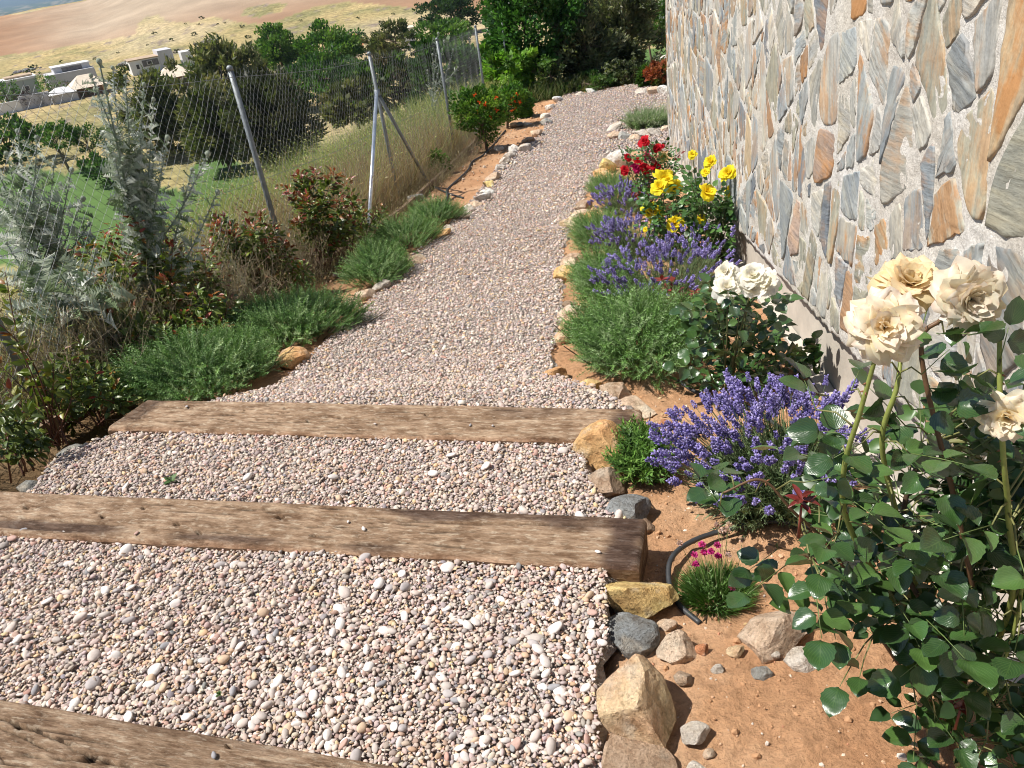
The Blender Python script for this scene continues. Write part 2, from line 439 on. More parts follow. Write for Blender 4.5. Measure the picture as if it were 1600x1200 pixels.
# far terrain, split by land cover
FIELD = [(-400, 150), (0, 87), (62, 80), (124, 68), (180, 60), (212, 54), (217, 35), (229, 25), (250, 24), (262, 33), (300, 35), (330, 26), (350, 30), (388, 37), (425, 36), (462, 22), (492, 10), (540, 3), (600, 8), (660, 14), (760, 25), (1040, 12), (1500, -20), (1500, -400), (300, -400), (153, -4), (132, 1), (82, 10), (41, 21), (0, 24), (-400, 80)]
DRYPATCH = [(376, 24), (385, 12), (420, 6), (450, 5), (440, 18), (405, 27)]
LAWN1 = [(-60, 300), (40, 262), (100, 272), (160, 246), (215, 285), (300, 300), (300, 262), (322, 246), (358, 240), (392, 262), (400, 300), (330, 400), (-60, 420)]
LAWN2 = [(1000, 78), (1060, 74), (1200, 70), (1200, 110), (1000, 104)]
def make_terrain():
    az = np.radians(np.concatenate([np.arange(-62, -34, .8), np.arange(-34, 18, .2), np.arange(18, 60, 1.0)]))
    rr = np.concatenate([np.geomspace(3.5, 80, 60), np.geomspace(82, 250, 60), np.geomspace(252, 900, 110), np.geomspace(930, 24000, 60)])
    A, R_, T = gridmesh(az, rr)
    X = R_ * np.sin(A); Y = R_ * np.cos(A); Z = tz(X, Y)
    inside = (X > -5.8) & (X < 7.4) & (Y < 24)
    Z = np.where(inside, np.minimum(Z, gz(Y) - left_drop(X, Y)) - .4, Z)
    P = np.stack([X, Y, Z], 1)
    q = proj(P)
    # push the lookup about so that borders are not ruler straight
    jx = fbm(P * [1, 1, 0], .03, 3, 2) * 900 / np.maximum(R_, 60); jy = fbm(P * [1, 1, 0], .03, 3, 7) * 260 / np.maximum(R_, 60)
    u = q[:, 0] + jx; v = q[:, 1] + jy
    field = inpoly(u, v, FIELD) & ~inpoly(u, v, DRYPATCH) & (R_ > 265) & (R_ < 1500)
    lawn = (inpoly(u, v, LAWN1) | inpoly(u, v, LAWN2)) & (R_ > 35) & (R_ < 180) & (Y > 0)
    n = fbm(P * [1, 1, 0], .02, 4, 1); n2 = fbm(P * [1, 1, 0], .09, 4, 5); n3 = fbm(P * [1, 1, 0], .35, 3, 8)
    straw = np.array([.46, .35, .17]); olive = np.array([.24, .22, .10]); pale = np.array([.52, .42, .27]); rocky = np.array([.25, .20, .16])
    w = sm((n2 + .45) / .9)[:, None]
    C = straw * w + olive * (1 - w)
    w = sm((n + .1) / .5)[:, None]; C = C * (1 - .6 * w) + pale * .6 * w
    w = (sm((n2 * n3 * 4 - .12) / .3) * (R_ > 200))[:, None]; C = C * (1 - w) + rocky * w
    slope = sm((140 - R_) / 60)[:, None] * sm((R_ - 6) / 10)[:, None]
    gsl = np.array([.22, .24, .08]) * (1 + .4 * n3[:, None]) * .8 + .2 * straw
    C = C * (1 - .7 * slope) + gsl * .7 * slope
    far = sm((R_ - 1200) / 800)[:, None]
    fc = np.where(n2[:, None] > -.1, np.array([[.05, .075, .05]]), np.array([[.20, .17, .12]]))
    C = C * (1 - far) + fc * far
    fl = sm((R_ - 9000) / 3000)[:, None]; C = C * (1 - fl) + np.array([.03, .05, .055]) * fl
    # field: red soil low on the slope, paler taupe above, furrow direction comes from the relief
    up = sm((R_ - 300) / 170)[:, None]; mid = sm((np.degrees(A) + 29 + 2 * n) / 8)[:, None]
    fc = np.array([.31, .18, .105]) * (1 - .9 * up * mid) + np.array([.40, .32, .235]) * (.9 * up * mid)
    fc = fc * (1 + .12 * n[:, None] + .08 * n3[:, None])
    edge = sm((R_ - 600) / 80)[:, None] * (1 - mid); fc = fc * (1 - .6 * edge) + np.array([.42, .24, .12]) * .6 * edge
    lc = np.array([.085, .15, .04]) * (1 + .2 * n2[:, None])
    C = np.where(field[:, None], fc, np.where(lawn[:, None], lc, C))
    cls = np.where(field, 1, np.where(lawn, 2, 0))
    tc = np.max(cls[T], 1)
    for k, nm, mt in ((0, 'hillside', M_TERR), (1, 'ploughed_field', M_FIELD), (2, 'golf_lawn', M_LAWN)):
        t = T[tc == k]
        used, inv = np.unique(t, return_inverse=True)
        MB().add(P[used], inv.reshape(-1, 3), C[used]).build(nm, mt, kind='structure')
make_terrain()

# ================================================================== GRAVEL PATH AND STEPS
bE = np.array([.958, -.287, 0]); bN = np.array([.287, .958, 0])
Z1, Z2, Z3 = -1.80, -1.665, -1.52        # sleeper tops
M_GRAV = None
def pebble_colors(k):
    base = np.array([(.50, .42, .37), (.44, .37, .34), (.58, .51, .46), (.37, .33, .32), (.68, .63, .58), (.52, .38, .27), (.44, .29, .24), (.60, .46, .29), (.26, .25, .26), (.33, .24, .20)])
    c = pick(base, k, [.26, .20, .13, .13, .04, .08, .065, .035, .03, .03])
    return np.clip(c * [1.0, .955, .92] * (1.03 + .12 * rng.normal(size=(k, 1))) * (1 + .03 * rng.normal(size=(k, 3))), .05, .88)
M_PEB = attr_mat('river_pebble', .75, .3, 90, .88, 1.1, 300, .25, .002)
def gravel_base_mat():
    mt, nt, b = newmat('gravel_bed')
    g = geo_pos(nt)
    v = tex(nt, 62, vec=g, kind='ShaderNodeTexVoronoi'); v2 = tex(nt, 34, vec=g, kind='ShaderNodeTexVoronoi')
    hs = N(nt, 'ShaderNodeSeparateColor'); nt.links.new(v.outputs['Color'], hs.inputs[0])
    r = ramp(nt, hs.outputs[0], [(0, (.26, .22, .20)), (.3, (.42, .35, .30)), (.6, (.52, .45, .39)), (.85, (.47, .33, .25)), (1, (.68, .62, .56))])
    rd = ramp(nt, v.outputs['Distance'], [(.25, (1.15, 1.15, 1.15)), (.75, (.62, .59, .57))])
    c = mixc(nt, r.outputs[0], rd.outputs[0], 1, 'MULTIPLY')
    nt.links.new(c, b.inputs['Base Color']); b.inputs['Roughness'].default_value = .9
    inv = val_mul(nt, v.outputs['Distance'], -1, 1); n1 = bump(nt, b, inv, .8, .012)
    inv2 = val_mul(nt, v2.outputs['Distance'], -1, 1); bump(nt, b, inv2, .4, .02, n1)
    return mt
M_GRAV = gravel_base_mat()

LEFT = [(300, 640), (400, 622), (428, 612), (482, 566), (545, 508), (594, 458), (640, 405), (690, 365), (722, 335), (760, 283), (795, 240), (832, 222), (850, 205), (858, 178), (880, 150), (905, 139)]
RIGHT = [(1010, 640), (940, 612), (866, 592), (862, 560), (880, 500), (880, 440), (882, 390), (900, 340), (925, 290), (950, 250), (985, 236), (1048, 236)]
pl = [gp(u, v)[:2] for u, v in LEFT]; pr = [gp(u, v)[:2] for u, v in RIGHT]
pl[0] = atz(228, 652, Z1)[:2]; pl[1] = atz(240, 640, Z1)[:2]; pr[0] = atz(1000, 672, Z1)[:2]
pr[1] = atz(975, 626, Z1)[:2]
PATH = pl + [np.array([2.6, 18.6]), np.array([4.2, 18.9]), np.array([6.4, 18.4]), np.array([7.2, 15.0]), np.array([5.2, 11.2])] + pr[::-1]
PATH = [tuple(p) for p in PATH]
TA = [tuple(atz(u, v, Z2 - .02)[:2]) for u, v in [(-700, 700), (0, 826), (540, 858), (946, 890), (950, 985), (930, 1040), (935, 1160), (960, 1230), (900, 1330), (0, 1072), (-700, 960)]]
TA = TA[:8] + [tuple(atz(u, v, Z2 - .02)[:2]) for u, v in ((980, 1400), (640, 1290), (0, 1150), (-700, 1010))]
TB = [tuple(atz(u, v, Z1 - .015)[:2]) for u, v in [(60, 762), (78, 725), (110, 700), (180, 672), (540, 672), (911, 680), (915, 730), (948, 790), (1000, 815), (500, 850), (0, 800)]]
TC = [tuple(np.array([a, b_])) for a, b_ in [(-3.2, .2), (-3.0, 1.72), (-1.42, 1.2), (-.35, .82), (.1, .6), (.2, -.6), (-3, -.6)]]
def tread_z(kind, x, y):
    t = x * bN[0] + y * bN[1]
    P = np.stack([x, y, 0 * x], -1).reshape(-1, 3)
    n = (.014 * fbm(P, 2.2, 3) + .006 * fbm(P, 9, 2)).reshape(np.shape(x))
    if kind == 'p': return gz(y) + .03 + n + .072 * sm((3.35 - t) / .5)
    if kind == 'a': return Z2 - .022 + n * .9 + .0 * t
    if kind == 'b': return Z1 - .022 + n * .9 + .02 * sm((2.5 - t) / .4)
    return Z3 - .01 + n
def sheet(poly, kind, step):
    xs = np.array([p[0] for p in poly]); ys = np.array([p[1] for p in poly])
    X, Y, T = gridmesh(np.arange(xs.min() - step, xs.max() + step, step), np.arange(ys.min() - step, ys.max() + step, step))
    ins = inpoly(X, Y, poly)
    T = T[ins[T].any(1)]
    used, inv = np.unique(T, return_inverse=True)
    Z = tread_z(kind, X, Y)
    return np.stack([X, Y, Z], 1)[used], inv.reshape(-1, 3), ins[used]
path_thing = None
mb = MB()
for poly, kind, step in ((PATH, 'p', .06), (TA, 'a', .05), (TB, 'b', .05), (TC, 'c', .08)):
    V, T, ins = sheet(poly, kind, step)
    V[:, 2] -= np.where(ins, .012, .05)
    mb.add(V, T)
path_thing = mb.build('gravel_path', M_GRAV, kind='structure')

def pebble_protos(base, n):
    out = []
    for k in range(n):
        V = base[0].copy()
        V = V * (1 + .16 * vnoise(V * .9, 1.1, 13 * k)[:, None])
        V = V * [1, rng.uniform(.52, .86), rng.uniform(.30, .52)]
        V[:, 0] += .15 * V[:, 1] * rng.normal()
        out.append((V, base[1]))
    return out
PP1 = pebble_protos(ICO1, 8); PPO = pebble_protos(OCT1, 8); PP0 = pebble_protos(ICO0, 6)
SL1 = [tuple(atz(u, v, Z1)[:2]) for u, v in [(225, 624), (1010, 639), (1004, 690), (160, 668)]]
for _l in (PPO, PP0):
    for _i, (V_, T_) in enumerate(_l): _l[_i] = (V_, T_[V_[T_].mean(1)[:, 2] > -.24 * (1 if _l is PPO else .8)])
SL1_ = None
def jgrid(poly, cell, yr=None):
    xs = [p[0] for p in poly]; ys = [p[1] for p in poly]
    y0, y1 = (min(ys), max(ys)) if yr is None else (max(min(ys), yr[0]), min(max(ys), yr[1]))
    nx = int((max(xs) - min(xs)) / cell) + 2; ny = max(1, int((y1 - y0) / cell) + 1)
    gx, gy = np.meshgrid(np.arange(nx), np.arange(ny))
    x = min(xs) + (gx.ravel() + rng.random(nx * ny) * 1.1) * cell; y = y0 + (gy.ravel() + rng.random(nx * ny) * 1.1) * cell
    k = inpoly(x, y, poly) & (y < y1)
    x, y = x[k], y[k]
    if yr is not None:
        k = ~inpoly(x, y, SL1); x, y = x[k], y[k]
    q = proj(np.stack([x, y, gz(y)], 1))
    k = (q[:, 0] > -90) & (q[:, 0] < 1700) & (q[:, 1] < 1300) & (q[:, 2] > .3)
    return x[k], y[k]
def pebbles(poly, kind, cell, yr=None, s=1.0):
    x, y = jgrid(poly, cell, yr); k = len(x)
    z = tread_z(kind, x, y)
    a = s * np.exp(rng.normal(-4.82, .33, k))          # half length, about 9 mm
    a = np.clip(a, .0045, .026)
    yaw = rng.random(k) * 2 * pi; tilt = rng.normal(0, .36, k); tilt2 = rng.normal(0, .3, k)
    cy, sy = np.cos(yaw), np.sin(yaw); ct, st = np.cos(tilt), np.sin(tilt); cu, su = np.cos(tilt2), np.sin(tilt2)
    o = np.zeros(k); i = np.ones(k)
    Rz = np.stack([cy, -sy, o, sy, cy, o, o, o, i], 1).reshape(-1, 3, 3)
    Rx = np.stack([i, o, o, o, ct, -st, o, st, ct], 1).reshape(-1, 3, 3)
    Ry = np.stack([cu, o, su, o, i, o, -su, o, cu], 1).reshape(-1, 3, 3)
    R = Rz @ Rx @ Ry * a[:, None, None]
    return R, np.stack([x, y, z + rng.normal(0, .0035, k) + a * .12], 1), a
R1, P1_, a1 = [], [], []
for poly, kind, cell, yr in ((TA, 'a', .0112, None), (TB, 'b', .0120, None), (PATH, 'p', .0142, (2.5, 3.9))):
    R, P, a = pebbles(poly, kind, cell, yr); R1.append(R); P1_.append(P); a1.append(a)
# fines between them
for poly, kind, cell, yr in ((TA, 'a', .0090, None), (TB, 'b', .0098, None), (PATH, 'p', .0125, (2.5, 3.9))):
    R, P, a = pebbles(poly, kind, cell, yr, .55); FINE = (FINE if 'FINE' in globals() else []) + [(R, P - [0, 0, .0035])]
# a sparse layer of larger pebbles lying on top
for poly, kind in ((TA, 'a'), (TB, 'b')):
    R, P, a = pebbles(poly, kind, .095, None, 1.45); P[:, 2] += .004; R1.append(R); P1_.append(P); a1.append(a)
R1 = np.concatenate(R1); P1_ = np.concatenate(P1_); a1 = np.concatenate(a1)
C1 = pebble_colors(len(P1_))
q = proj(P1_); size = a1 / q[:, 2]
vis = (q[:, 0] > 5) & (q[:, 0] < 1000) & (q[:, 1] > 630) & (q[:, 1] < 1195)
big = np.argsort(-np.where(vis, size, 0))[:300]
msk = np.ones(len(P1_), bool); msk[big] = False
mb = MB()
for R_, P_ in FINE: mb.inst((OCT0[0][[0, 1, 2, 3, 4]] * [1, .8, .6], OCT0[1][:4]), R_, P_, pebble_colors(len(P_)) * .95)
idx = np.where(msk)[0]; kind_i = rng.integers(0, 8, len(idx))
for k in range(8):
    ii = idx[kind_i == k]; near = P1_[ii][:, 1] < 1.75
    mb.inst(PPO[k], R1[ii[near]], P1_[ii[near]], C1[ii[near]])
    mb.inst(PP0[k % 6], R1[ii[~near]], P1_[ii[~near]], C1[ii[~near]])
for y0, y1, cell, s in ((3.9, 5.5, .0175, 1.1), (5.5, 8.0, .0225, 1.35), (8.0, 11.0, .030, 1.75), (11.0, 19.0, .048, 2.8)):
    R, P, a = pebbles(PATH, 'p', cell, (y0, y1), s); C = pebble_colors(len(P)); ki = rng.integers(0, 6, len(P))
    for k in range(6):
        w = ki == k
        mb.inst(PP0[k] if y1 < 6 else (PP0[k] if k % 2 else (OCT0[0] * [1, .8, .5], OCT0[1])), R[w], P[w], C[w])
mb.build('pebbles', M_PEB, path_thing, kind='stuff')
pmesh = []
PC = [(.56, .48, .43), (.47, .41, .37), (.64, .58, .54), (.41, .37, .36), (.72, .67, .63), (.56, .41, .29), (.46, .30, .25), (.30, .29, .30)]
for k in range(24):
    V, T = pebble_protos(ICO2, 1)[0]
    pmesh.append(MB().add(V, T, PC[[0, 1, 2, 3, 4, 5, 6, 7, 0, 2, 4, 1, 0, 2, 5, 1, 3, 2, 0, 1, 2, 0, 4, 3][k]]).data('pebble', M_PEB))
for i in big:
    o = link('pebble', pmesh[rng.integers(0, 24)], path_thing)
    Mx = Matrix([[*R1[i][0], P1_[i][0]], [*R1[i][1], P1_[i][1]], [*R1[i][2], P1_[i][2] + .002], [0, 0, 0, 1]])
    o.matrix_world = Mx

# ---- the three railway sleepers
def sleeper_mat():
    mt, nt, b = newmat('weathered_sleeper_wood')
    lc = attr(nt, 'loc').outputs['Vector']
    mp = N(nt, 'ShaderNodeMapping'); nt.links.new(lc, mp.inputs[0]); mp.inputs['Scale'].default_value = (.20, 1.0, 1.0)
    t1 = tex(nt, 26, 8, .72, mp.outputs[0]); t2 = tex(nt, 140, 5, .7, mp.outputs[0]); t3 = tex(nt, 5, 5, .6, lc)
    mp2 = N(nt, 'ShaderNodeMapping'); nt.links.new(lc, mp2.inputs[0]); mp2.inputs['Scale'].default_value = (.38, 1, 1)
    t4 = tex(nt, 62, 5, .65, mp2.outputs[0])
    t1.inputs['Roughness'].default_value = .8
    r1 = ramp(nt, t1.outputs['Fac'], [(.30, (.09, .054, .034)), (.43, (.27, .18, .115)), (.57, (.43, .315, .22)), (.72, (.62, .50, .37))])
    r3 = ramp(nt, t3.outputs['Fac'], [(.3, (.68, .62, .56)), (.65, (1.15, 1.13, 1.1))])
    c = mixc(nt, r1.outputs[0], r3.outputs[0], 1, 'MULTIPLY')
    r2 = ramp(nt, t2.outputs['Fac'], [(.35, (.72, .70, .68)), (.65, (1.15, 1.15, 1.15))])
    c = mixc(nt, c, r2.outputs[0], 1, 'MULTIPLY')
    r4 = ramp(nt, t4.outputs['Fac'], [(.53, (0, 0, 0)), (.62, (1, 1, 1))])
    c = mixc(nt, c, (.62, .51, .38), val_mul(nt, r4.outputs[0], .5))
    t5 = tex(nt, 30, 6, .7, mp2.outputs[0]); r5 = ramp(nt, t5.outputs['Fac'], [(.36, (.55, .48, .42)), (.52, (1.05, 1.05, 1.05))]); c = mixc(nt, c, r5.outputs[0], 1, 'MULTIPLY')
    c = mixc(nt, c, attr(nt).outputs['Color'], 1, 'MULTIPLY')
    nt.links.new(c, b.inputs['Base Color']); b.inputs['Roughness'].default_value = .88; b.inputs['Specular IOR Level'].default_value = .25
    n1 = bump(nt, b, t1.outputs['Fac'], 1.0, .014); n2 = bump(nt, b, t2.outputs['Fac'], .8, .003, n1); bump(nt, b, r4.outputs[0], .6, .002, n2)
    return mt
M_SLEEP = sleeper_mat()
def sleeper(c4, z, depth, label, holes, cracks, stains, dark_end=None, seed=0):
    """c4: far-left, far-right, near-right, near-left corners in plan"""
    FL, FR, NR, NL = [np.array(c[:2]) for c in c4]
    L = np.linalg.norm(FR - FL); W = .5 * (np.linalg.norm(FL - NL) + np.linalg.norm(FR - NR))
    nu, nv = int(L / .0085), int(W / .0065)
    u, v, T = gridmesh(np.linspace(0, 1, nu), np.linspace(0, 1, nv))      # v 0 = far edge
    XY = (FL[None] * (1 - u)[:, None] + FR[None] * u[:, None]) * (1 - v)[:, None] + (NL[None] * (1 - u)[:, None] + NR[None] * u[:, None]) * v[:, None]
    a = u * L; b_ = v * W
    Q = np.stack([a, b_, 0 * a + seed * 3.1], 1)
    h = .0045 * fbm(Q * [.25, 1, 1], 9, 3) + .0022 * fbm(Q * [.12, 1, 1], 70, 3) + .0015 * fbm(Q, 60, 2)
    e = np.minimum(v, 1 - v) * W + .004 * fbm(Q * [1, 0, 1], 8, 3)
    h -= .016 * np.clip(1 - e / .016, 0, 1.5) ** 2
    e2 = np.minimum(u, 1 - u) * L; h -= .012 * np.clip(1 - e2 / .012, 0, 1) ** 2
    C = np.ones((len(u), 3))
    for (hu, hv, hr) in holes:
        d = np.hypot((a - hu * L) / 1.5, b_ - hv * W); hr = hr * 1.45; w = sm((hr * 1.25 - d) / (hr * .5)); h -= .03 * w; C = C * (1 - .88 * w[:, None])
    for (u0, v0, u1, v1, wd) in cracks:
        tt = (u - u0) / (u1 - u0); line = v0 + (v1 - v0) * tt + .035 * fbm(Q * [1, 0, 1], 5, 4, 2)
        on = (tt > 0) & (tt < 1); d = np.abs(v - line) * W
        wd = wd * 1.35; w = sm((wd - d) / wd * 1.6) * on * np.clip(6 * np.minimum(tt, 1 - tt), 0, 1); h -= .018 * w; C = C * (1 - .8 * w[:, None])
    cr_ = np.random.default_rng(seed + 60)
    for _ in range(26):       # short drying splits
        u0 = cr_.uniform(0, .95); ll = cr_.uniform(.02, .12); v0 = cr_.uniform(.06, .94); tt = (u - u0) / ll
        line = v0 + .05 * (tt - .5) * cr_.normal() + .02 * fbm(Q * [1, 0, 1], 9, 3, v0 * 9); w = sm((.0022 - np.abs(v - line) * W) / .002 + .4) * ((tt > 0) & (tt < 1)) * np.clip(5 * np.minimum(tt, 1 - tt), 0, 1)
        h -= .006 * w; C = C * (1 - .65 * w[:, None])
    edgew = sm((.02 - np.minimum(v, 1 - v) * W) / .02 + .6 * fbm(Q * [.4, 1, 1], 12, 3, 3))[:, None] * sm((.035 - np.minimum(v, 1 - v) * W) / .03)[:, None]; C = C * (1 - edgew * .45) + edgew * .45 * np.array([.62, .42, .34])
    for (su, sv, ru, rv, k) in stains:
        d = np.hypot((u - su) / ru, (v - sv) / rv) + .5 * fbm(Q * [.35, 1, 1], 14, 3, 6)
        w = (k * sm((1 - d) * 1.6))[:, None]; C = C * (1 - w) + w * np.array([.22, .19, .22])
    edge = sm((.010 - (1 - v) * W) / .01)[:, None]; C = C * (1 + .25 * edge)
    P = np.column_stack([XY, z + h])
    mb = MB(); mb.add(P, T, C, np.stack([a, b_, 0 * a + seed], 1))
    # sides
    def side(ids, flip):
        top = P[ids]; n = len(ids); rows = 4
        out = np.array([top + [0, 0, -depth * (k / rows)] for k in range(rows + 1)])
        off = .004 * fbm(out.reshape(-1, 3), 25, 3); out = out.reshape(-1, 3)
        i = (np.arange(rows)[:, None] * n + np.arange(n - 1)[None]).ravel()
        TT = np.concatenate([np.stack([i, i + n, i + n + 1], 1), np.stack([i, i + n + 1, i + 1], 1)])
        if flip: TT = TT[:, ::-1]
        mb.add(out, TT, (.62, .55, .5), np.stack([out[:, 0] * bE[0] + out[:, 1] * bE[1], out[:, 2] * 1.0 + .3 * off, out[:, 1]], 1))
    side(np.where(v == 0)[0], True); side(np.where(v == 1)[0], False)
    side(np.where(u == 0)[0], False); side(np.where(u == 1)[0], True)
    o = mb.build('railway_sleeper', M_SLEEP)
    tag(o, label, 'railway sleeper', 'old railway sleepers set as step edges'); return o
def c_at(pts, z): return [atz(u, v, z) for u, v in pts]
sleeper(c_at([(232, 623), (1003, 637), (1000, 691), (165, 668)], Z1), Z1, .16,
        'weathered sleeper ending behind the big orange boulder, bordering the long path', [(.25, .32, .004), (.33, .25, .004), (.4, .62, .004), (.46, .52, .005), (.62, .35, .004)],
        [(.05, .25, .3, .45, .003), (.28, .42, .62, .55, .003), (.6, .45, .95, .35, .003), (.9, .1, .905, .9, .006)], [(.97, .5, .035, .8, .8), (.02, .2, .05, .8, .6), (.8, .15, .1, .3, .4)], seed=1)
L2 = c_at([(-330, 750), (1010, 808), (998, 886), (-400, 812)], Z2)
sleeper(L2, Z2, .18, 'weathered middle sleeper between two pebble treads, its dark end beside the ochre rocks',
        [(.30, .62, .005), (.36, .40, .006), (.46, .52, .006), (.55, .62, .006), (.58, .78, .005), (.655, .35, .006), (.50, .3, .005), (.7, .72, .004)],
        [(.78, .32, .98, .22, .0035), (.62, .2, .8, .3, .003), (.3, .6, .5, .7, .0025)],
        [(.42, .80, .12, .16, .8), (.60, .86, .11, .13, .75), (.83, .12, .12, .2, .85), (.985, .5, .022, 1.4, .9), (.76, .9, .05, .1, .5), (.95, .1, .05, .35, .6)], seed=2)
L3 = c_at([(-500, 1005), (676, 1204), (470, 1330), (-560, 1210)], Z3)
sleeper(L3, Z3, .18, 'weathered sleeper with forked cracks crossing the lower corner of the view', [(.553, .235, .008), (.66, .42, .007), (.80, .1, .005)],
        [(.44, .12, .62, .44, .004), (.5, .16, .64, .35, .005), (.56, .5, .72, .42, .005), (.62, .36, .78, .52, .004), (.38, .5, .6, .8, .004)],
        [(.75, .06, .2, .08, .25), (.9, .5, .08, .4, .3)], seed=3)
for (u, v, z, s) in [(568, 826, Z2, .011), (213, 833, Z2, .010), (934, 862, Z2, .010), (735, 664, Z1, .009), (770, 665, Z1, .007), (586, 662, Z1, .008), (292, 635, Z1, .009), (334, 1180, Z3, .010), (544, 815, Z2, .007)]:
    p = atz(u, v, z + .006); o = link('pebble', pmesh[rng.integers(0, 24)], None, None, None)
    o.scale = (s, s, s); o.location = p; o.rotation_euler = (0, 0, rng.random() * 6)
    o.parent = path_thing

# ================================================================== STONE WALL
wd = np.array([.1531, .9882]); wnrm = np.array([-.9882, .1531])      # along the wall, and out of its face towards the path
W0 = np.array([.902, 0.0])
PLY = np.array([-1.5, 1, 2.1, 2.9, 4.6, 8.75, 10.2]); PLZ = np.array([-.95, -1.29, -1.465, -1.612, -1.889, -2.576, -2.80])
W_TOP = .75
S_END = 10.05
def wpt(s, z, o=0.0):
    s = np.asarray(s, float); p = W0[None] + s[:, None] * wd[None] + np.asarray(o)[..., None] * wnrm[None] if np.ndim(o) else W0[None] + s[:, None] * wd[None] + o * wnrm[None]
    return np.column_stack([p, z])
def stone_mat():
    mt, nt, b = newmat('split_slate_stone')
    lc = attr(nt, 'loc').outputs['Vector']; base = attr(nt).outputs['Color']
    mp = N(nt, 'ShaderNodeMapping'); nt.links.new(lc, mp.inputs[0]); mp.inputs['Scale'].default_value = (1, .16, 1)
    t0 = tex(nt, 3.2, 3, .5, lc)
    mpb = N(nt, 'ShaderNodeMapping'); nt.links.new(lc, mpb.inputs[0]); mpb.inputs['Scale'].default_value = (1, .12, 1)
    w = tex(nt, 22, 5, .62, mpb.outputs[0])
    wv = N(nt, 'ShaderNodeTexWave', wave_type='BANDS', bands_direction='X'); wv.inputs['Scale'].default_value = 14; wv.inputs['Distortion'].default_value = 12; wv.inputs['Detail'].default_value = 5; wv.inputs['Detail Roughness'].default_value = .7
    nt.links.new(mp.outputs[0], wv.inputs['Vector'])
    t1 = tex(nt, 34, 7, .7, mp.outputs[0]); t2 = tex(nt, 7, 4, .6, lc)
    rb = ramp(nt, w.outputs['Fac'], [(.3, (.78, .81, .86)), (.5, (1.0, 1.0, 1.0)), (.68, (1.16, 1.10, .98))])
    c = mixc(nt, base, rb.outputs[0], 1.0, 'MULTIPLY')
    r1 = ramp(nt, t1.outputs['Fac'], [(.32, (.66, .67, .68)), (.5, (1, 1, 1)), (.68, (1.2, 1.18, 1.15))])
    c = mixc(nt, c, r1.outputs[0], 1, 'MULTIPLY')
    # rust bleeding in along the bedding
    ad = N(nt, 'ShaderNodeMath', operation='MULTIPLY'); nt.links.new(t2.outputs['Fac'], ad.inputs[0]); nt.links.new(w.outputs['Fac'], ad.inputs[1])
    rr = ramp(nt, ad.outputs[0], [(.22, (0, 0, 0)), (.31, (1, 1, 1))])
    sx = N(nt, 'ShaderNodeSeparateXYZ'); nt.links.new(lc, sx.inputs[0])
    m1 = N(nt, 'ShaderNodeMath', operation='FRACT'); nt.links.new(sx.outputs[2], m1.inputs[0])
    m2 = N(nt, 'ShaderNodeMath', operation='MULTIPLY'); nt.links.new(m1.outputs[0], m2.inputs[0]); nt.links.new(rr.outputs[0], m2.inputs[1])
    c = mixc(nt, c, (.42, .21, .085), m2.outputs[0])
    r0 = ramp(nt, t0.outputs['Fac'], [(.35, (.88, .90, .92)), (.65, (1.12, 1.06, .96))])
    c = mixc(nt, c, r0.outputs[0], 1, 'MULTIPLY')
    nt.links.new(c, b.inputs['Base Color']); b.inputs['Roughness'].default_value = .62; b.inputs['Specular IOR Level'].default_value = .35
    n1 = bump(nt, b, t1.outputs['Fac'], .6, .008); n2_ = bump(nt, b, wv.outputs['Fac'], .22, .003, n1); bump(nt, b, t2.outputs['Fac'], .5, .02, n2_)
    return mt
M_STONE = stone_mat()
def mortar_mat():
    mt, nt, b = newmat('rough_lime_mortar')
    g = geo_pos(nt); t1 = tex(nt, 9, 5, .6, g); t2 = tex(nt, 110, 5, .75, g); t3 = tex(nt, 2.0, 3, .6, g)
    r = ramp(nt, t1.outputs['Fac'], [(.3, (.53, .50, .46)), (.6, (.66, .64, .605)), (.8, (.76, .74, .71))])
    r2 = ramp(nt, t2.outputs['Fac'], [(.32, (.70, .69, .67)), (.65, (1.12, 1.12, 1.12))])
    c = mixc(nt, r.outputs[0], r2.outputs[0], 1, 'MULTIPLY')
    r3 = ramp(nt, t3.outputs['Fac'], [(.4, (.94, .90, .84)), (.7, (1.05, 1.05, 1.07))]); c = mixc(nt, c, r3.outputs[0], 1, 'MULTIPLY')
    nt.links.new(c, b.inputs['Base Color']); b.inputs['Roughness'].default_value = .95; b.inputs['Specular IOR Level'].default_value = .15
    n1 = bump(nt, b, t2.outputs['Fac'], .8, .006); bump(nt, b, t1.outputs['Fac'], .5, .02, n1)
    return mt
M_MORT = mortar_mat()
M_CONC = plain('poured_concrete_plinth', (.50, .45, .385), .9, 0, 5, .8, 1.15, 60, .35, .004)
wall = thing('stone_wall', 'long wall of split slate and ochre stones bedded in pale mortar above a concrete plinth', 'wall', (W0[0], W0[1], -2.0))
WOFF = np.array([W0[0], W0[1], -2.0])

